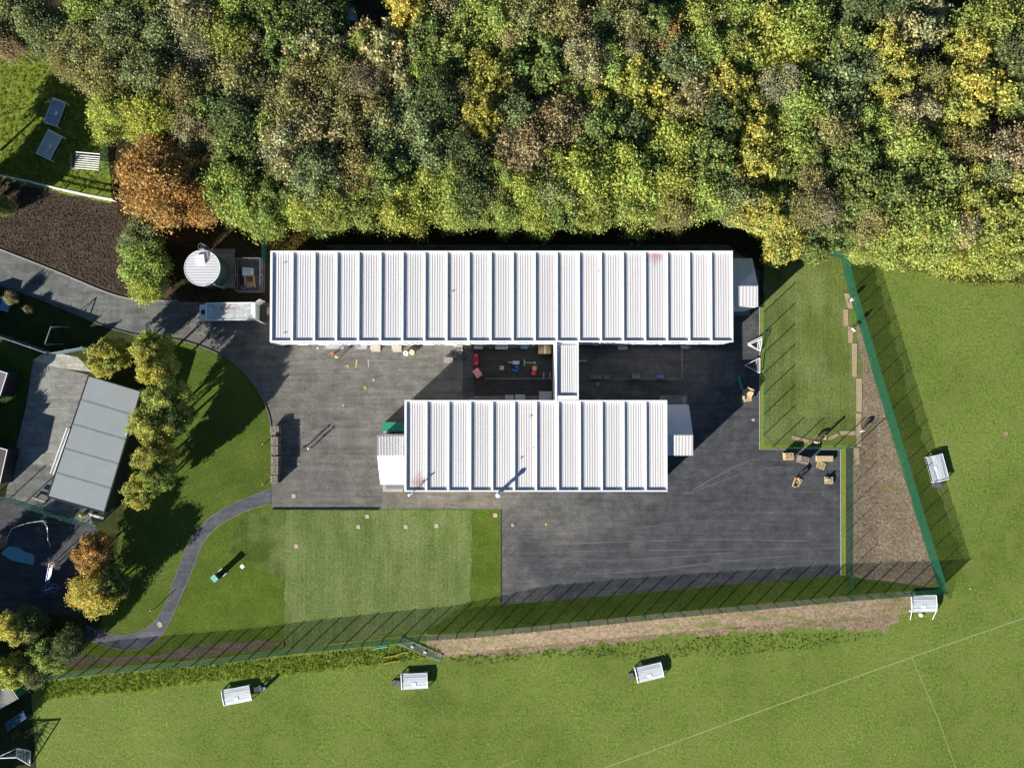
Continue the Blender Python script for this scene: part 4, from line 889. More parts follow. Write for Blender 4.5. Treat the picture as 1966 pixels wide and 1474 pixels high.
fence('mesh_fence', 'bright green mesh fence slanting down the east side of the site', [(1615,497),(1626,552.6),(1662.5,670),(1675,714),(1713.4,840),(1759.8,994.6),(1802,1130)], 2.4, M_fgreen, 2.68, 'dense', None, .03)
fence('mesh_fence', 'short green mesh fence at the top of the turf plot', [(1562,496),(1590,490),(1614,496)], 2.4, M_fgreen, 2.4, 'dense')
fence('mesh_fence', 'fine green mesh fence round the left and bottom of the turf plot', [(1465.5,600),(1465.5,858),(1640,858)], 2.4, M_fgreen, 3.05, 'light', None, .045)
fence('mesh_fence', 'fine green mesh fence between the car park verge and bare soil', [(1624.5,862),(1624.5,1140)], 2.4, M_fgreen, 3.0, 'light', None, .03)
fence('mesh_fence', 'dark mesh fence behind the long building near the round tank', [(516,458),(512,480),(513,500)], 2.2, M_fgreen, 2.0, 'dense')
rail_fence('barrier_fence', 'silvery white rail fence curving along the top of the bark bed', [(-20,334),(0,338),(60,351),(120,366),(180,379),(224,387)], 1.1, M_white, 2.4, (0.08, 0.6, 1.0), None, .13)
def boarded(label, pts, h):
    P = GP(pts); t = thing('boarded_fence', label, 'fence', (P[0].x, P[0].y, 0), 0, 'teal boarded fences of the school'); o = t.location.copy(); L = (P[1]-P[0]).length; n = round(L/2.5); an = math.atan2(P[1].y-P[0].y, P[1].x-P[0].x)
    for k in range(n+1):
        p = P[0].lerp(P[1], k/n)-o+Vector((-math.sin(an),math.cos(an),0))*.1; MB().box((p.x,p.y,(h+.15)/2), (.1,.1,h+.15), an).build('post', M_galv, t)
    for k in range(n):
        a, b = P[0].lerp(P[1], k/n)-o, P[0].lerp(P[1], (k+1)/n)-o; m = (a+b)/2; w_ = (b-a).length
        mb = MB(); nb = 14
        for q in range(nb): mb.box((m.x+math.cos(an)*w_*((q+.5)/nb-.5), m.y+math.sin(an)*w_*((q+.5)/nb-.5), h/2), (w_/nb-.008,.03,h), an)
        mb.build('board_panel', M_tealb, t)
    mb = MB(); m = (P[0]+P[1])/2-o; mb.box((m.x,m.y,h+.02), (L,.09,.05), an); mb.build('capping', M_galv, t)
M_tealb = paint('teal_boards', (.07,.13,.135), .7, .2)
boarded('long teal boarded fence on the upper side of the school yard', [(-60,620),(114,680)], 3.1)
boarded('short teal boarded fence between the school corner and first tree', [(115,680),(175,669)], 2.2)
fence('school_fence', 'teal mesh fence between the grey-roofed yard and the playground', [(-10,952),(30,956),(110,983),(188,1008),(218,980)], 2.6, M_teal, 2.5, 'net', None, .05)
fence('wire_fence', 'wire fence at the wood edge beside the grass corner', [(160,120),(185,190),(205,260),(210,330)], 1.6, M_teal, 2.5, 'light', None, .04)
rail_fence('timber_rail_fence', 'low pale timber fence round the shaded courtyard east of the link', [(1307,668),(1307,727),(1112,727)], 0.9, M_pallet, 2.0, (0.5, 1.0))
rail_fence('timber_rail_fence', 'low dark fence along the bottom of the play courtyard', [(1062,727),(933,727)], 0.8, M_grymt, 2.0, (0.5, 1.0))

# ------------------------------------------------------------------ pallets
def pallet_mb(W=1.2, D=1.0, H=.144, slats=6):
    mb = MB()
    for k in range(slats):
        y = -D/2+.05+k*(D-.1)/(slats-1); mb.box((0,y,H-.011), (W,.10,.022))
    for x in (-W/2+.05,0,W/2-.05):
        mb.box((x,0,H-.033), (.1,D,.022))
        for y in (-D/2+.07,0,D/2-.07): mb.box((x,y,.055), (.1,.14,.066))
        mb.box((x,0,.011), (.1,D,.022))
    return mb
pal_me = pallet_mb().mesh('pallet', M_pallet); palt_me = pallet_mb(1.2,1.0).mesh('pallet', M_timber)
def pallet_stack(px, py, n, rz, where, me=pal_me, seed=0, zb=.02, jitter=.04):
    rnd = random.Random(seed); p = G(px, py, n*.146)
    for k in range(n):
        o = bpy.data.objects.new('pallet', me); C.objects.link(o); o.location = (p.x+rnd.uniform(-jitter,jitter), p.y+rnd.uniform(-jitter,jitter), zb+k*.146); o.rotation_euler = (0,0,rz+rnd.uniform(-.04,.04))
        tag(o, ('topmost pallet of %s' if k == n-1 else 'pallet lower down in %s') % where, 'pallet', 'pallets in %s' % where)
for i, (x, y, n, r_) in enumerate([(526.5,847,10,1.57),(527,864.5,10,1.6),(527,884,10,1.57),(527,902,10,1.55),(525.5,920,9,1.6)]):
    pallet_stack(x, y, n, r_, ['the first full stack from the top, left yard edge','the second full stack, left yard edge','the third stack, left yard edge','the fourth stack, left yard edge','the lowest stack, left yard edge'][i], seed=i)
pallet_stack(527, 826, 7, .1, 'the untidy uppermost stack, left yard edge', seed=9, jitter=.12)
pallet_stack(1515.5, 876, 7, .05, 'the stack left of the others by the turf plot', palt_me, 20)
pallet_stack(1545, 883, 9, -.25, 'the tallest stack below the turf plot', pal_me, 21)
pallet_stack(1576, 893, 1, -.3, 'the single slanting spot beneath the board pack', palt_me, 22)
pallet_stack(1592, 922, 2, .0, 'the short pile carrying a white bucket', palt_me, 23)
pallet_stack(1531, 925, 1, 1.1, 'the lone spot left of the white bucket', palt_me, 24)
t = shaped('bucket', 'white bucket standing on the low pallets', 'bucket', 1589.5, 921, .6); t.location.z = .32
MB().lathe([(0,0),(.14,0),(.18,.34),(.16,.34),(.13,.04),(0,.04)], 16).build('pail', M_bucket, t); MB().path([(-.17,0,.33),(0,.14,.45),(.17,0,.33)], .01).build('handle', M_galv, t)
t = shaped('timber_pack', 'long pale pack of boards beside the pallet stacks', 'board pack', 1584, 880.5, .5)
mb = MB(); [mb.box((0,-.33+j*.165,.12+k*.06), (2.4,.155,.05)) for j in range(5) for k in range(6)]; mb.build('boards', M_timber, t); MB().box((-.8,0,.04), (.1,.8,.08)).build('bearer', M_pallet, t); MB().box((.8,0,.04), (.1,.8,.08)).build('bearer', M_pallet, t)
t = shaped('turf_frame', 'yellow timber frame leaning beside the lone pallet', 'frame', 1527, 926, .4, 1.2)
mb = MB(); mb.box((0,.12,.2), (1.3,.1,.3)); mb.box((-.6,-.1,.2), (.12,.5,.3)); mb.build('frame', M_timber, t)
# leaning timber heap against the turf fence
t = shaped('broken_pallet_heap', 'leaning heap of pale timber crates beside the turf verge', 'timber heap', 1436, 758, .8)
mb = MB()
for i, (x, y, z, rx, ry, rz) in enumerate([(0,-.5,.5,.2,.1,.1),(.15,.2,.7,.5,-.2,-.3),(.2,.7,.75,.7,.3,-.6),(-.3,-.2,.4,.1,.9,.1)]):
    q = pallet_mb(1.1,.9); Mx = Matrix.Translation((x,y,z)) @ Matrix.Rotation(rz,4,'Z') @ Matrix.Rotation(rx,4,'X') @ Matrix.Rotation(ry,4,'Y'); mb.add([Mx @ Vector(v) for v in q.v], q.f)
mb.build('timber', M_timber, t)
for x in (-.5,.5): MB().box((x,.1,.4), (.12,1.6,.8)).build('bearer', M_pallet, t)
t = shaped('rolled_netting', 'dark teal roll of netting above the leaning timber heap', 'roll', 1422, 735, .3, .25)
MB().tube((0,-1.0,.2), (0,1.0,.2), .2, 12).build('roll', M_gpaint, t); MB().tube((0,-1.05,.2), (0,1.05,.2), .06, 8).build('core', M_dkmet, t)

# triangular white frames
def tri(label, pts, zs):
    P = [G(x, y, z) for (x, y), z in zip(pts, zs)]; t = thing('triangular_frame', label, 'frame', (P[0].x, P[0].y, .02), 0, 'triangular white frames by the turf plot'); o = t.location
    Q = [p-o for p in P]; mb = MB(); mb.path([Q[0],Q[1],Q[2],Q[0]], .05); mb.build('frame', M_white, t)
    for k in (.12,.24): MB().tube(Q[1].lerp(Q[0], k), Q[2].lerp(Q[0], k), .025).build('brace', M_white, t)
    for q in Q[1:]: MB().box((q.x,q.y,.05), (.3,.3,.1)).build('foot', M_dkmet, t)
    return t
tri('upper white triangular frame between the tarmac and turf plot', [(1436,659),(1463,646),(1460,673)], [.15,.6,.15])
t_ = tri('second overlapping white frame leaning on the upper triangle', [(1436,662),(1460,674),(1463,650)], [.1,.3,.9])
tri('lower white triangular frame between the tarmac and turf plot', [(1430,701),(1459,687),(1459,716)], [.15,.5,.3])

# boards laid on the new turf
BO = [([(1621,563),(1630,563),(1638,592),(1629,592)],'upper board by the green fence, under the first kneeling worker'),([(1620,594),(1628.5,594),(1629,625),(1620.5,625)],'second board down the turf plot edge'),
      ([(1629,627),(1638,627),(1637,658),(1629,658)],'board beside the second worker at the turf edge'),([(1636,659),(1646,659),(1645,723),(1637,723)],'long board in the middle of the turf edge'),
      ([(1644.5,726),(1655,726),(1655,790),(1645,790)],'long board below the middle one at the turf edge'),([(1644,793),(1654,793),(1654,857),(1645,857)],'lowest long board on the turf edge'),
      ([(1640,859),(1649.5,859),(1651,891),(1642.5,891)],'board on the bare soil below the turf plot'),([(1521.5,836),(1554,844),(1552.5,850.5),(1520,842)],'tilted board at the lower left of the turf plot'),
      ([(1550,854),(1568,834),(1572,836),(1555,857)],'narrow slanting board by the pink-clad workers'),([(1588,840),(1608,831),(1612,836),(1592,845)],'slanting board right of the pink-clad workers'),([(1613,827),(1643,827),(1642,835),(1614,835)],'level board at the lower right of the turf plot')]
for pts, l in BO: slab('walking_board', 'tan '+l, 'board', pts, .026, .07, M_ply, 'tan walking boards on the turf')

# ------------------------------------------------------------------ white framed low covers standing on the grass
def cover(label, px, py, L, W, rz, h=.55, ends=1, legs=False, mat=None):
    t = shaped('framed_cover', label, 'framed cover', px, py, h, rz, 'white framed covers around the field')
    t.location.z = 0
    mb = MB(); n = 8; vs = []; fs = []
    for i in range(n+1):
        y = -W/2+W*i/n; z = h+.10*(1-(2*y/W)**2); vs += [(-L/2+.12,y,z),(L/2-.12,y,z)]
    for i in range(n): fs.append((2*i,2*i+1,2*i+3,2*i+2))
    mb.add(vs, fs); tp = mb.build('top_panel', mat or M_cover, t)
    md = tp.modifiers.new('s', 'SOLIDIFY'); md.thickness = .02; md.offset = -1
    for s_ in (-1,1):
        mb = MB(); pts = [(s_*L/2,-W/2,.04),(s_*L/2,-W/2,h-.05),(s_*L/2,-W/2+.1,h+.03),(s_*L/2,0,h+.12),(s_*L/2,W/2-.1,h+.03),(s_*L/2,W/2,h-.05),(s_*L/2,W/2,.04)]
        mb.path(pts, .10 if (s_ == ends or ends == 0) else .07, 8); mb.build('end_frame', M_white, t)
        MB().tube((-L/2,s_*W/2,h-.03), (L/2,s_*W/2,h-.03), .055, 8).build('side_rail', M_white, t)
        MB().tube((-L/2,s_*W/2,.06), (L/2,s_*W/2,.06), .04, 6).build('bottom_rail', M_galv, t)
    mb = MB()
    for k in range(1, 12):
        x = -L/2+k*L/12; mb.box((x,W/2,h/2), (.02,.02,h-.1)); mb.box((x,-W/2,h/2), (.02,.02,h-.1))
    mb.build('side_mesh', M_galv, t)
    mb = MB(); 
    for k in range(2): mb.box((0,-W/2+.5+k*(W-1.0),h+.115*(1-(2*(W/2-.5)/W)**2)), (L-.4,.025,.025))
    mb.build('slats', M_galv, t)
    MB().box((-.1,-W*.18,h+.13), (.62,.42,.02), .05).build('label_plate', M_white, t)
    if legs:
        for x in (-L/2,L/2-.05): MB().tube((x,-W/2,h), (x+(.05 if x < 0 else -.3),-W/2-1.3,.05), .04).build('leg', M_white, t)
    return t
cover('white framed cover at the lower left, right of the slatted crate\'s pitch', 454.5, 1334.5, 4.0, 2.15, R(11), ends=-1)
tag(C.objects[-1] if False else bpy.data.objects['framed_cover'], 'white framed cover on the field, lowest and leftmost of the three in a row')
cover('white framed cover on the field, middle of the three in a row', 796, 1307, 3.7, 2.15, R(3), ends=-1)
cover('white framed cover on the field, right-hand one of the three in a row', 1247, 1290.5, 3.8, 2.1, R(13), ends=-1)
cover('white framed cover on the open field outside the east fence', 1801, 898, 3.7, 2.3, R(-76), ends=1)
cover('white framed cover with two splayed legs by the fence corner', 1774, 1158, 3.6, 2.3, R(1), ends=-1, legs=True)
cover('blue-tinted framed cover in the shade, uppermost in the grass corner', 105, 216, 3.7, 2.0, R(70), .95, mat=paint('blue_film', (.24,.32,.46), .3, .3, 1))
cover('grey-green framed cover in the grass corner below the blue one', 94, 278, 3.8, 2.2, R(63), .95, mat=paint('green_film', (.42,.5,.48), .35, .25, 1))
def slatrack(label, px, py, L, W, rz):
    t = shaped('slatted_rack', label, 'rack', px, py, .9, rz); t.location.z = 0
    mb = MB(); [mb.tube((-L/2,-W/2+.15+k*(W-.3)/6,.9), (L/2,-W/2+.15+k*(W-.3)/6,.9), .06) for k in range(7)]; mb.build('slats', M_white, t)
    for s_ in (-1,1):
        MB().tube((s_*L/2,-W/2,.9), (s_*L/2,W/2,.9), .06).build('end_rail', M_galv, t)
        for q in (-1,1): MB().tube((s_*L/2,q*W/2,0), (s_*L/2,q*W/2,.9), .05).build('leg', M_galv, t)
    MB().tube((-L/2,W/2+.25,1.0), (L/2,W/2+.25,1.0), .07).build('top_tube', M_white, t)
slatrack('white slatted tube rack in the grass corner beside the wood', 168, 312, 3.5, 2.2, R(-5))
rail_fence('bent_barrier', 'bent wire barrier lying left of the slatted rack', [(140,297),(139,326),(155,326)], .4, M_galv, 1.5, (.5,1))
def crate(label, px, py, L, W, h, rz, mat=None):
    t = shaped('slatted_crate', label, 'crate', px, py, h, rz, 'dark slatted crates beside the covers'); t.location.z = 0
    mb = MB(); [mb.box((-L/2+.06+k*(L-.12)/5,0,h-.015), (.07,W,.03)) for k in range(6)]; mb.box((0,0,.1), (L*.95,W*.95,.18)); mb.build('lid', mat or paint('crate_grey', (.12,.115,.13), .8), t)
    for sx in (-1,1):
        for sy in (-1,1): MB().box((sx*(L/2-.05),sy*(W/2-.05),h/2), (.08,.08,h-.03)).build('corner_post', M_dkmet, t)
crate('dark slatted crate right of the leftmost cover', 494, 1323, .95, .75, .7, R(11)); crate('dark slatted crate left of the middle cover', 760, 1312, 1.15, .75, .5, R(3)); crate('dark crate left of the right-hand cover', 1213, 1299, .7, .85, .6, R(8))
crate('grey slatted crate below the cover outside the east fence', 1801, 931, 1.3, .7, .4, R(4), M_grymt)
t = shaped('water_butt', 'black barrel with blue-grey lid beside the leftmost slatted crate', 'barrel', 507.5, 1321, .9); MB().lathe([(0,.9),(.2,.9),(.27,.6),(.27,.3),(.22,0)], 16).build('body', M_dkmet, t); MB().tube((0,.02,.9), (0,.02,.94), .2, 14).build('lid', M_lblue, t)
t = shaped('sandbag', 'pale sandbag lying under the splayed-leg cover', 'sandbag', 1770, 1180, .2, .2); t.location.z = 0; MB().lathe([(0,.24),(.2,.22),(.34,.12),(.36,0)], 10).build('bag', paint('pale_sack', (.6,.55,.5), .9), t)
# lying fence panels and hoses south of the fence
t = thing('gate_panel', 'green gate panel lying beside the fence', 'panel', G(730,1243,0)); mb = MB(); mb.box((0,.0,.05), (2.2,.12,.08), .16); mb.box((0,.25,.05), (2.1,.06,.05), .16); mb.build('frame', M_gteal, t)
P = GP([(768,1229),(846,1262)]); L = (P[1]-P[0]).length; an = math.atan2(P[1].y-P[0].y, P[1].x-P[0].x)
t = thing('site_fence_panel', 'grey mesh site panel lying flat on the grass below the fence', 'panel', ((P[0].x+P[1].x)/2, (P[0].y+P[1].y)/2, .12), an)
mb = MB(); [mb.tube((-L/2,s_*.5,0),(L/2,s_*.5,0), .045) for s_ in (-1,1)]; [mb.tube((s_*L/2,-.5,0),(s_*L/2,.5,0), .04) for s_ in (-1,1)]; mb.build('frame', M_galv, t)
mb = MB(); [mb.box((-L/2+k*L/60,0,0), (.01,1.0,.01)) for k in range(1,60)]; [mb.box((0,-.5+k*.1,0), (L,.01,.01)) for k in range(1,10)]; mb.build('mesh', M_galv, t)
for x in (-1.2,.8): MB().box((x,-.1,.06), (.45,.3,.12)).build('foot_block', M_cover, t)
for nm, l, pts in (('yellow_pipe','longer yellow pipe lying in the rough grass below the fence',[(736,1261),(760,1257),(779,1250)]),('yellow_pipe','shorter orange-yellow pipe lying below the longer one',[(737,1273),(752,1269),(768,1268)])):
    P = GP(pts); t = thing(nm, l, 'pipe', (P[0].x,P[0].y,.2)); MB().path([p-P[0] for p in P], .07).build('pipe', M_ylw if 'longer' in l[:7] else paint('orange_yellow', (.5,.33,.05), .6), t); MB().tube((0,0,-.02),(-.1,0,-.02), .08).build('end_cap', M_dkmet, t)

# ------------------------------------------------------------------ play courtyard things
t = shaped('play_car', 'red sit-in play car near the courtyard\'s left edge', 'toy', 914, 689, .6); mb = MB()
mb.box((0,-.35,.35), (.6,1.0,.45)); mb.lathe([(0,.62),(.25,.55),(.33,.3),(.3,.1)], 12, (0,.45,0)); mb.build('body', M_red, t); MB().box((0,-.1,.62), (.4,.35,.1)).build('seat', M_dkmet, t)
for sx in (-1,1):
    for y in (-.6,.4): MB().tube((sx*.28,y,.14),(sx*.36,y,.14), .14, 12).build('wheel', M_tyre, t)
t = shaped('vinyl_sofa', 'pink padded block set askew in the play courtyard', 'soft block', 916.5, 716, .5, R(35)); MB().box((0,0,.3), (.95,1.25,.5)).build('cushion', M_pink, t); MB().box((0,.0,.56), (.8,1.1,.05)).build('top_pad', M_pink, t)
t = shaped('play_bench', 'small blue bench against the long building in the courtyard', 'bench', 1006.5, 666.5, .4); MB().box((0,0,.4), (1.1,.4,.06)).build('seat', M_lblue, t); [MB().box((x,0,.2), (.08,.36,.36)).build('leg', M_lblue, t) for x in (-.45,.45)]
t = shaped('playhouse', 'tan timber playhouse in the courtyard corner by the link corridor', 'playhouse', 1046, 671, 1.4)
MB().box((0,0,.5), (1.6,1.0,1.0)).build('wall', M_tan, t); mb = MB()
mb.add([(-.95,-.6,.98),(0,-.6,1.5),(.95,-.6,.98),(-.95,.6,.98),(0,.6,1.5),(.95,.6,.98),(-.95,-.6,.92),(.95,-.6,.92),(-.95,.6,.92),(.95,.6,.92)], [(0,1,4,3),(1,2,5,4),(0,6,7,2,1),(3,4,5,9,8),(6,0,3,8),(2,7,9,5)]); mb.build('roof', M_tan, t); MB().box((0,0,1.52), (.1,1.2,.04)).build('ridge', M_trim, t)
for i, (x, y, l) in enumerate(((963.5,706,'tan stool alone in the middle of the play courtyard'),(1026,707,'tan stool beside the red stool in the play courtyard'))):
    t = shaped('play_stool', l, 'stool', x, y, .4); MB().box((0,0,.38), (.62,.62,.06)).build('seat', M_tan, t); [MB().box((a*.24,b*.24,.18), (.07,.07,.35)).build('leg', M_pallet, t) for a in (-1,1) for b in (-1,1)]
t = shaped('play_stool', 'red round stool beside the tan one in the play courtyard', 'stool', 1024.5, 716, .4); MB().tube((0,0,.3),(0,0,.4), .33, 14).build('seat', M_red, t); [MB().tube((.2*math.cos(a),.2*math.sin(a),0),(.15*math.cos(a),.15*math.sin(a),.3), .03).build('leg', M_red, t) for a in (0,2.1,4.2)]
t = shaped('rocker_toy', 'blue curved rocking toys in the middle of the courtyard', 'rocker', 988, 711, .4, -.3)
mb = MB(); mb.lathe([(0,.3),(.18,.28),(.26,.1),(.2,0)], 10); mb.v = [(x*2.0,y*.8,z) for x,y,z in mb.v]; mb.build('hull', M_blue, t); MB().box((.2,.55,.2), (.7,.35,.3), -.5).build('seat', M_blue, t)
t = shaped('water_play_stand', 'grey metal tray stand with pump arms in the courtyard', 'play table', 1000, 696, .7)
MB().box((-.7,0,.6), (.95,.5,.1)).build('tray', M_galv, t); MB().box((-1.5,.05,.6), (.6,.12,.08)).build('spout', M_galv, t); MB().tube((.5,-.5,.6),(.5,.5,.6), .08).build('crossbar', M_grymt, t); MB().tube((.5,0,.62),(2.0,-.02,.62), .05).build('arm', M_galv, t); MB().tube((2.0,-.02,.5),(2.0,-.02,.72), .14, 12).build('hub', M_galv, t)
[MB().tube((x,0,0),(x,0,.6), .04).build('leg', M_galv, t) for x in (-1.0,-.4,.5,1.8)]
t = shaped('bike_rack', 'small pale loop rack on the low courtyard fence', 'rack', 1050, 720, .8); [MB().path([(x,-.4,0),(x,-.4,.8),(x,.4,.8),(x,.4,0)], .05).build('hoop', M_galv, t) for x in (-.45,.45)]; MB().box((0,0,.1), (.9,.1,.06)).build('base_rail', M_dkmet, t)
t = shaped('scooter', 'yellow and black scooter parked by the courtyard doorstep', 'scooter', 936, 671, .4, .5); MB().box((0,0,.12), (.8,.14,.05)).build('deck', M_dkmet, t); MB().tube((.35,0,.1),(.45,0,.8), .03).build('stem', M_galv, t); MB().tube((.45,-.22,.8),(.45,.22,.8), .03).build('handlebar', M_ylw, t); [MB().tube((x,-.03,.08),(x,.03,.08), .08, 10).build('wheel', M_ylw, t) for x in (-.4,.42)]
def tub(name, label, px, py, W, D, h, mat, cat='tub'):
    t = shaped(name, label, cat, px, py, h); mb = MB()
    for s_ in (-1,1): mb.box((s_*(W/2-.03),0,h/2), (.05,D,h)); mb.box((0,s_*(D/2-.03),h/2), (W-.12,.05,h))
    mb.build('side', mat, t); MB().box((0,0,.06), (W-.12,D-.12,.08)).build('base', mat, t); MB().box((0,0,h*.75), (W-.14,D-.14,.02)).build('contents', M_grymt if mat != M_grymt else M_galv, t)
tub('planter', 'long brown planter at the left of the shaded courtyard', 1143.5, 723, 1.7, .5, .45, M_pallet, 'planter'); tub('storage_tub', 'pale blue tub beside the long brown planter', 1166, 723, .85, .5, .5, M_lblue); tub('storage_tub', 'grey-white tub in the middle of the shaded courtyard fence', 1221.5, 721.5, 1.1, .6, .5, M_galv)
tub('storage_tub', 'deep blue tub at the right of the shaded courtyard fence', 1268, 721.5, 1.2, .7, .5, M_blue); tub('storage_tub', 'small dark grey tub standing below the brown planter', 1148, 737, .5, .5, .4, M_grymt)
t = shaped('play_pole', 'thin white pole reaching out from the link corridor', 'pole', 1119, 692.5, .9); MB().tube((-.55,0,.9),(.55,0,.9), .05).build('pole', M_white, t); MB().box((.5,0,.45), (.06,.06,.9)).build('support', M_galv, t)

# ------------------------------------------------------------------ school buildings, canopy, playground
def roofblock(name, label, pts, h, roofmat, seams=0, wallmat=M_step):
    P = [G(x, y, h) for x, y in pts]; c = sum((p for p in P), Vector())/len(P); t = thing(name, label, 'building', (c.x, c.y, 0)); Q = [Vector((p.x-c.x, p.y-c.y, 0)) for p in P]
    MB().poly([q*.975 for q in Q], 0, h-.25).build('wall', wallmat, t); MB().poly(Q, h-.24, h).build('roof', roofmat, t)
    mb = MB()
    for i in range(4):
        a, b = Q[i], Q[(i+1) % 4]; d = b-a; mid = (a+b)/2; inw = (-mid).normalized()*.06; mb.box((mid.x+inw.x, mid.y+inw.y, h+.02), (d.length-.02*i,.10,.07+.004*i), math.atan2(d.y, d.x))
    mb.build('roof_edge', M_trim if name != 'school_hall' else M_dkmet, t)
    for k in range(seams):
        f_ = (k+1)/(seams+1); a = Q[0].lerp(Q[3], f_); b = Q[1].lerp(Q[2], f_); d = (b-a)*.96; m = (a+b)/2
        MB().box((m.x,m.y,h+.012), (d.length,.22,.02), math.atan2(d.y, d.x)).build('roof_seam', M_seam, t)
    e0, e1 = Q[3], Q[0]
    for k in range(5):
        f_ = (k+.7)/6; m = e0.lerp(e1, f_)*.98; d = e1-e0; w_ = MB(); w_.box((m.x,m.y,1.6), (1.2,.1,1.1), math.atan2(d.y, d.x)); w_.build('window', M_glass, t)
    return t
roofblock('school_hall', 'flat grey-roofed school building with four faint roof seams', [(169,720.5),(271,751),(200,985),(90,954)], 3.3, M_roofgrey, 4, M_dkmet)  # wall takes a near-black material, its shade put into the colour
roofblock('school_wing', 'school wing whose pinkish roof corner shows at the left edge', [(-70,690),(15,716),(0,762),(-85,735)], 3.0, paint('pinkish_roof', (.16,.13,.13), .8), 0, M_dkmet)
roofblock('school_annexe', 'low annexe with pale rim at the left edge beside the dark yard', [(-60,842),(15,863),(0,930),(-75,905)], 2.6, paint('brown_roof', (.08,.06,.07), .8), 0, M_dkmet)
roofblock('classroom_block', 'classroom block off the left edge shading the school yard', [(-262,928),(-153,959),(-170,1038),(-280,1010)], 6.5, M_roofgrey, 2)
roofblock('classroom_block', 'long block off the left edge shading the playground', [(-355,1183),(-92,1269),(-127,1375),(-390,1290)], 6.0, M_roofgrey, 2)
# corrugated shed roof
P = [G(x, y, 2.6) for x, y in ((13,1311),(34,1341),(-20,1372),(-45,1335))]; c = sum(P, Vector())/4; t = thing('garden_shed', 'shed with cream corrugated roof at the lower left edge', 'shed', (c.x, c.y, 0))
Q = [Vector((p.x-c.x,p.y-c.y,0)) for p in P]; MB().poly([q*.93 for q in Q], 0, 2.4).build('wall', M_gpaint, t); mb = MB(); mb.poly(Q, 2.41, 2.5)
for k in range(1, 16):
    a = Q[0].lerp(Q[3], k/16); b = Q[1].lerp(Q[2], k/16); d = b-a; m = (a+b)/2; mb.box((m.x,m.y,2.53), (d.length,.05,.06), math.atan2(d.y, d.x))
mb.build('roof', M_gsheet, t)
# long white handrail canopy by the hall
a, b = G(131,822,1.0), G(99,910,1.0); d = b-a; t = thing('white_ramp_rail', 'long white ramp rail beside the grey-roofed building', 'ramp', ((a.x+b.x)/2,(a.y+b.y)/2,.013), math.atan2(d.y, d.x))
for y in (-.22,.22): MB().box((0,y,.95), (d.length,.14,.06)).build('rail', M_white, t)
MB().box((0,0,.15), (d.length*.98,.9,.28)).build('ramp', M_conc, t); [MB().box((x,y,.5), (.06,.06,.9)).build('post', M_white, t) for x in (-3,-1,1,3) for y in (-.22,.22)]
def bench(label, px, py, L, rz, mat=M_step):
    t = shaped('bench', label, 'bench', px, py, .45, rz); MB().box((0,0,.43), (L,.35,.06)).build('seat', mat, t); MB().box((0,.25,.75), (L,.06,.35)).build('backrest', mat, t); [MB().box((x,0,.2), (.08,.3,.4)).build('leg', M_dkmet, t) for x in (-L*.4,L*.4)]
bench('cream bench at the lower left corner of the grey roof', 75, 959, 2.0, R(-17)); bench('white bench at the lower right corner of the grey roof', 186, 991, 2.1, R(-16), M_white)
t = shaped('lime_bin', 'round lime-yellow bin below the grey roof', 'bin', 154.5, 989, .8); MB().lathe([(0,.85),(.22,.82),(.3,.7),(.3,.1),(.25,0)], 16).build('body', M_grnplast, t); MB().tube((0,0,.83),(0,0,.9), .12, 12).build('lid', M_grnplast, t)
t = thing('swing_frame', 'pale steel swing frame in the dark bed by the road', 'swing', G(100,640,0)); o = t.location.copy()
p, q = G(98,627,2.6)-o, G(86,661,2.6)-o; MB().tube(p, q, .07, 8).build('top_bar', M_galv, t)
for e in (p, q):
    for s_ in (-1,1): MB().tube(e, (e.x+s_*1.0, e.y+.2*s_, 0), .05).build('leg', M_galv, t)
for k in (.35,.65): m = p.lerp(q, k); MB().box((m.x,m.y,.5), (.2,.45,.04)).build('swing_seat', M_dkmet, t)
t = thing('climbing_frame', 'grey and black climbing frame on the playground', 'climbing frame', G(75,1015,0)); o = t.location.copy()
K = [G(x, y, z)-o for x, y, z in ((22,1015,.6),(35,1009,1.2),(56,1003,1.9),(83,999,1.9),(91,1012,1.9),(92,1035,1.4),(97,1050,.6),(10,1040,1.0))]
MB().path(K[:7], .07).build('rail', M_galv, t)
for k in K[:7]: MB().tube(k, (k.x,k.y,0), .07).build('post', M_dkmet, t)
MB().tube(K[0], K[7], .06).build('brace', M_galv, t); mb = MB(); mb.box((K[3].x,K[3].y,1.7), (.9,.9,.08), .3); mb.build('platform', M_dkmet, t)
t = thing('slide', 'blue slide running down to the spinning frame', 'slide', G(100,1100,0)); o = t.location.copy(); a = G(99,1084,1.8)-o; b = G(92,1120,.5)-o; d = b-a; rz = math.atan2(d.y, d.x); ry = -math.atan2(d.z, math.hypot(d.x,d.y))
Mx = Matrix.Rotation(rz,4,'Z') @ Matrix.Rotation(ry,4,'Y'); MB().box((a+b)/2, (d.length,.55,.06), M=Mx).build('chute', M_lblue, t); [MB().box((a+b)/2+(Matrix.Rotation(rz,4,'Z') @ Vector((0,s_*.29,.08))), (d.length,.05,.2), M=Mx).build('chute_side', M_blue, t) for s_ in (-1,1)]
MB().box((a.x,a.y,1.75), (.9,.8,.1), .3).build('platform', M_tan, t); [MB().tube((a.x+x,a.y+y,0),(a.x+x,a.y+y,2.3), .06).build('post', M_blue, t) for x in (-.4,.4) for y in (-.35,.35)]
t = shaped('rope_spinner', 'blue rope spinner at the foot of the slide', 'spinner', 95, 1130, .8, .2); MB().tube((0,0,0),(0,0,1.6), .1, 10).build('mast', M_galv, t)
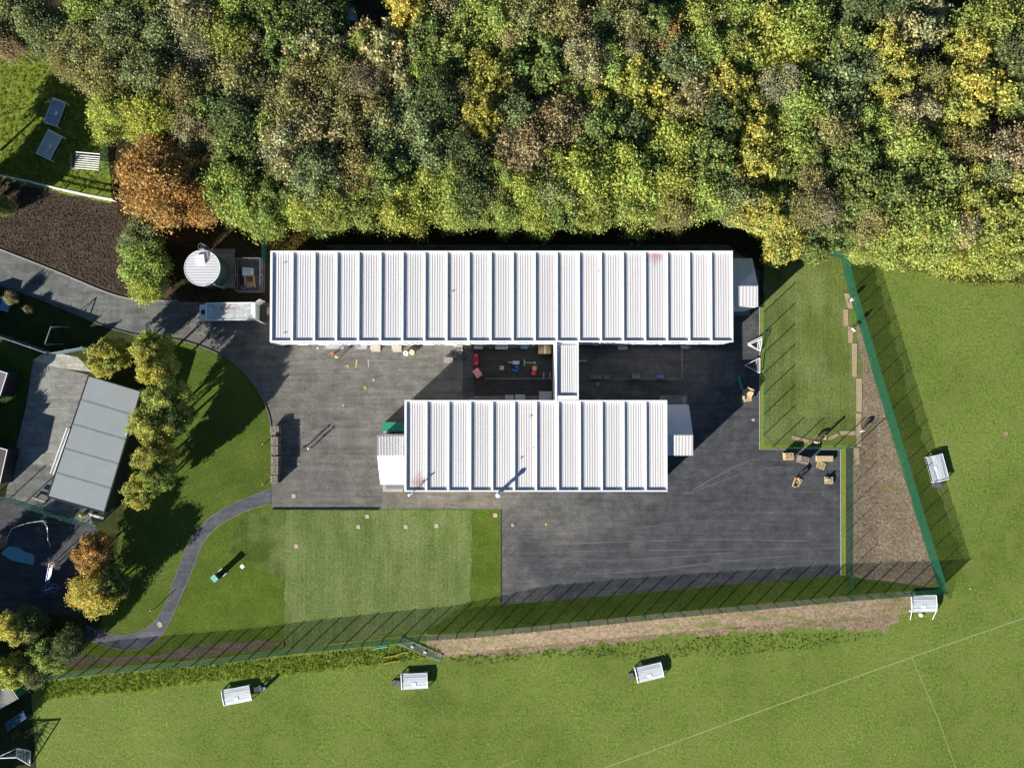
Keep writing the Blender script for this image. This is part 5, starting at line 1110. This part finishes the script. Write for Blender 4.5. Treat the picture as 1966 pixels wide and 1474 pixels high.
ring = [(1.3*math.cos(k*PI/3), .7*math.sin(k*PI/3), .6) for k in range(7)]; MB().path(ring, .07).build('ring', M_blue, t); mb = MB(); [mb.tube((0,0,1.5), r_, .03) for r_ in ring[:6]]; mb.build('ropes', M_lblue, t)
t = shaped('blue_climber', 'blue and white bar climber in the shade by the shed', 'climber', 30, 1383, 1.2, R(35)); mb = MB(); [mb.tube((-1.8+k*.1,-.5+k*.25,1.2),(1.6+k*.05,-.5+k*.25,1.3), .045) for k in range(5)]; mb.build('bars', M_lblue, t); [MB().tube((x,y,0),(x,y,1.2), .05).build('post', M_blue, t) for x in (-1.6,1.5) for y in (-.45,.45)]
t = thing('football_goal', 'large white tubular goal with netting at the bottom left corner', 'goal', G(20,1455,0)); o = t.location.copy()
F = [G(x, y, z)-o for x, y, z in ((-20,1455,2.4),(32,1453,2.4),(58,1441,.1),(58,1468,.1),(-20,1480,2.4),(32,1436,1.8))]
MB().path([F[0],F[1],F[3],F[2],F[5],F[1]], .09, 8).build('frame', M_white, t); MB().path([F[5],G(-20,1460,2.2)-o], .06).build('top_bar', M_white, t); mb = MB()
for k in range(1, 9): mb.tube(F[0].lerp(F[1], k/9), (G(-20,1440,0)-o).lerp(F[2], k/9), .02); mb.tube(F[1].lerp(F[3], k/9), F[5].lerp(F[2], k/9), .02)
mb.build('net', M_cover, t)
# vehicle at the left edge
p = G(-14, 578, 1.2); t = thing('parked_car', 'blue car nosing in at the left edge beside the road', 'car', (p.x, p.y, .01), R(-20))
prof = [(-2.1,.35),(-2.1,.8),(-1.6,1.0),(-1.0,1.42),(.5,1.45),(1.1,1.0),(1.95,.85),(2.1,.6),(2.1,.35)]; n = len(prof); mb = MB()
mb.add([(x,-.85,z) for x,z in prof]+[(x,.85,z) for x,z in prof], [tuple(range(n-1,-1,-1)), tuple(range(n,2*n))]+[(i,(i+1)%n,n+(i+1)%n,n+i) for i in range(n)]); body = mb.build('body', M_lblue, t)
mb = MB(); mb.add([(.52,-.72,1.452),(.52,.72,1.452),(1.1,.75,1.03),(1.1,-.75,1.03)], [(0,3,2,1)]); mb.build('windscreen', M_glass, t)
for x in (-1.3,1.3):
    for s_ in (-1,1): MB().tube((x,s_*.72,.32),(x,s_*.88,.32), .32, 16).build('wheel', M_tyre, t)
for s_ in (-1,1): MB().box((2.08,s_*.6,.7), (.08,.35,.14)).build('headlight', M_cover, t)
# lamp by the fence corner, shed in wood
t = thing('lamp_post', 'white-headed lamp post at the top corner of the green fence', 'lamp post', (G(1636,489,3).x, G(1636,489,3).y, 0)); MB().tube((0,0,0),(0,0,2.9), .05, 8).build('pole', M_dkmet, t); MB().box((0,0,3.0), (.75,.45,.12)).build('lamp_head', M_white, t); MB().box((0,0,3.07), (.3,.2,.02)).build('sensor', M_grymt, t)
t = thing('shed', 'small pale-blue roofed shed in a dark gap of the wood', 'shed', (G(672,27,2.4).x, G(672,27,2.4).y, 0)); MB().box((0,0,1.1), (1.2,1.7,2.2)).build('wall', M_pallet, t); MB().box((0,0,2.3), (1.3,1.85,.1)).build('roof', paint('blue_felt', (.3,.42,.6), .6), t)

# ------------------------------------------------------------------ people
def skinned(name, joints, edges, mat, subdiv=1):
    me = bpy.data.meshes.new(name); me.from_pydata([j[0] for j in joints], edges, []); o = bpy.data.objects.new(name, me); C.objects.link(o)
    sk = o.modifiers.new('skin', 'SKIN'); sk.use_smooth_shade = True; sub = o.modifiers.new('sub', 'SUBSURF'); sub.levels = subdiv; sub.render_levels = subdiv
    for i, j in enumerate(joints): me.skin_vertices[0].data[i].radius = j[1] if isinstance(j[1], tuple) else (j[1], j[1])
    me.skin_vertices[0].data[0].use_root = True
    dg = bpy.context.evaluated_depsgraph_get(); dg.update(); m2 = bpy.data.meshes.new_from_object(o.evaluated_get(dg)); m2.name = name
    bpy.data.objects.remove(o); m2.materials.clear()
    for m in (mat if isinstance(mat, list) else [mat]): m2.materials.append(m)
    return m2
def body(pose):
    if pose == 'stand':
        J = {'pel': (0,0,.95), 'waist': (0,0,1.1), 'ch': (0,0,1.32), 'nk': (0,0,1.5), 'hd': (0,.02,1.62), 'ht': (0,.02,1.74), 'sL': (-.19,0,1.42), 'sR': (.19,0,1.42), 'eL': (-.25,.03,1.14), 'eR': (.25,.06,1.14), 'wL': (-.24,.16,.93), 'wR': (.22,.24,.98),
             'hL': (-.1,0,.9), 'hR': (.1,0,.9), 'kL': (-.11,.04,.5), 'kR': (.13,-.02,.5), 'aL': (-.12,0,.09), 'aR': (.15,-.06,.09), 'tL': (-.13,.17,.04), 'tR': (.18,.11,.04)}
    elif pose == 'bend':
        J = {'pel': (0,-.1,.88), 'waist': (0,.05,1.0), 'ch': (0,.28,1.05), 'nk': (0,.46,1.03), 'hd': (0,.56,1.0), 'ht': (0,.68,.98), 'sL': (-.18,.38,1.03), 'sR': (.18,.38,1.03), 'eL': (-.2,.44,.74), 'eR': (.2,.44,.74), 'wL': (-.16,.52,.5), 'wR': (.16,.52,.5),
             'hL': (-.1,-.1,.84), 'hR': (.1,-.1,.84), 'kL': (-.13,.06,.47), 'kR': (.14,.0,.47), 'aL': (-.14,-.06,.09), 'aR': (.16,-.1,.09), 'tL': (-.15,.12,.04), 'tR': (.18,.07,.04)}
    else:  # kneel
        J = {'pel': (0,-.1,.38), 'waist': (0,-.02,.52), 'ch': (0,.16,.7), 'nk': (0,.3,.82), 'hd': (0,.38,.88), 'ht': (0,.46,.96), 'sL': (-.19,.22,.76), 'sR': (.19,.22,.76), 'eL': (-.22,.4,.52), 'eR': (.22,.4,.52), 'wL': (-.14,.58,.3), 'wR': (.14,.58,.3),
             'hL': (-.1,-.08,.36), 'hR': (.1,-.08,.36), 'kL': (-.14,.3,.1), 'kR': (.15,.28,.1), 'aL': (-.13,-.2,.07), 'aR': (.14,-.2,.07), 'tL': (-.13,-.36,.05), 'tR': (.14,-.36,.05)}
    rad = {'pel': (.15,.11), 'waist': (.13,.1), 'ch': (.16,.11), 'nk': .055, 'hd': .095, 'ht': .06, 'sL': .06, 'sR': .06, 'eL': .042, 'eR': .042, 'wL': .03, 'wR': .03, 'hL': .09, 'hR': .09, 'kL': .06, 'kR': .06, 'aL': .042, 'aR': .042, 'tL': .035, 'tR': .035}
    E = [('pel','waist'),('waist','ch'),('ch','nk'),('nk','hd'),('hd','ht'),('ch','sL'),('sL','eL'),('eL','wL'),('ch','sR'),('sR','eR'),('eR','wR'),('pel','hL'),('hL','kL'),('kL','aL'),('aL','tL'),('pel','hR'),('hR','kR'),('kR','aR'),('aR','tR')]
    names = list(J); joints = [[J[k], rad[k]] for k in names]; edges = [(names.index(a), names.index(b)) for a, b in E]
    for s_, w_, e_ in ((-1,'wL','eL'),(1,'wR','eR')):     # palm, four fingers and a thumb
        W_, E_ = Vector(J[w_]), Vector(J[e_]); d = (W_-E_).normalized(); sd_ = Vector((1,0,0)); up = d.cross(sd_).normalized()
        joints.append([tuple(W_+d*.07), (.035,.02)]); pi = len(joints)-1; edges.append((names.index(w_), pi))
        for k in range(4):
            root = W_+d*.10+sd_*(k-1.5)*.02; joints.append([tuple(root), .010]); edges.append((pi, len(joints)-1)); ln = (.065,.075,.07,.055)[k]
            joints.append([tuple(root+d*ln*.6+up*.012), .009]); edges.append((len(joints)-2, len(joints)-1)); joints.append([tuple(root+d*ln+up*.035), .008]); edges.append((len(joints)-2, len(joints)-1))
        joints.append([tuple(W_+d*.05-sd_*s_*.045), .011]); edges.append((pi, len(joints)-1)); joints.append([tuple(W_+d*.10-sd_*s_*.055), .009]); edges.append((len(joints)-2, len(joints)-1))
    me = skinned('person', joints, edges, [M_skin, M_navy])
    hd = Vector(J['nk'])
    for p_ in me.polygons:
        c_ = p_.center; dmin = min(names[:20], key=lambda k: (Vector(J[k])-c_).length)
        p_.material_index = 1 if dmin in ('pel','waist','hL','hR','kL','kR','aL','aR','tL','tR') else 0
    jn = ['waist','pel','ch','sL','eL','sR','eR']; jr = {'pel': (.175,.135), 'waist': (.155,.125), 'ch': (.19,.14), 'sL': .085, 'sR': .085, 'eL': .062, 'eR': .062}
    jj = [[J[k], jr[k]] for k in jn]+[[tuple(Vector(J['eL']).lerp(Vector(J['wL']), .8)), .05], [tuple(Vector(J['eR']).lerp(Vector(J['wR']), .8)), .05]]
    jk = skinned('jacket', jj, [(0,1),(0,2),(2,3),(3,4),(2,5),(5,6),(4,7),(6,8)], M_white)
    return me, jk, Vector(J['hd']), Vector(J['ht'])
BD = {k: body(k) for k in ('stand','bend','kneel')}
def person(label, px, py, pose, rz, jm, hatm, legm=M_navy):
    me, jk, hd, ht = BD[pose]; p = G(px, py, .9); t = thing('person', label, 'person', (p.x, p.y, .03), rz)
    b_ = bpy.data.objects.new('body', me); C.objects.link(b_); b_.parent = t; j_ = bpy.data.objects.new('jacket', jk); C.objects.link(j_); j_.parent = t
    j_.material_slots[0].link = 'OBJECT'; j_.material_slots[0].material = jm
    ax = (ht-hd).normalized(); q = ax.to_track_quat('Z','Y').to_matrix().to_4x4(); mb = MB()
    mb.lathe([(.0,.13),(.06,.12),(.11,.07),(.125,0),(.15,-.005),(.15,-.02),(.12,-.02)], 14); Mx = Matrix.Translation(hd+ax*.04) @ q; mb.v = [tuple(Mx @ Vector(v)) for v in mb.v]; mb.build('hat', hatm, t, True)
    # simple face: nose, eyes, mouth on the front of the head
    mb = MB(); f_ = (Matrix.Translation(hd) @ q)
    for v, s_ in (((0,.1,.0),.02),((-.035,.09,.03),.012),((.035,.09,.03),.012)):
        c_ = f_ @ Vector(v); mb.box(c_, (s_,s_,s_))
    mb.build('face_features', M_skin, t)
    return t
person('person in orange hi-vis jacket standing by the metal door platform', 640, 678, 'stand', .3, M_orange, M_orange)
person('person in pale yellow jacket bending below the orange-clad worker', 648, 686, 'stand', -.5, M_yellow, M_yellow)
person('person in black clothes, left of two walking across the yard', 586, 857, 'stand', .8, M_navy, M_dkmet)
person('person in peach top, right of two walking across the yard', 595, 860, 'stand', .6, M_pinkc, M_white)
person('person in white shirt stooping by the green fence, uppermost of the turf layers', 1633, 577, 'bend', -.9, M_white, M_white)
person('person in white shirt and dark cap kneeling halfway down the turf edge', 1637, 633, 'stand', 2.4, M_white, M_dkmet)
person('person in white shirt stooping at the lower right corner of the turf', 1659, 826, 'bend', 1.5, M_white, M_dkmet)
person('person in pink shirt and white hat at the bottom of the turf plot', 1564, 848, 'bend', -1.6, M_pinkc, M_bucket)
person('person in pink top further right behind the one in white hat', 1584, 840, 'stand', 1.0, M_pinkc, M_navy)
person('person in orange top with white hat in the shade above the pen', 496, 470, 'bend', 1.0, M_orange, M_white)
person('person in orange top by the lone pallet on the car park', 1535, 923, 'bend', .4, paint('dull_orange', (.5,.2,.08), .8), M_dkmet)
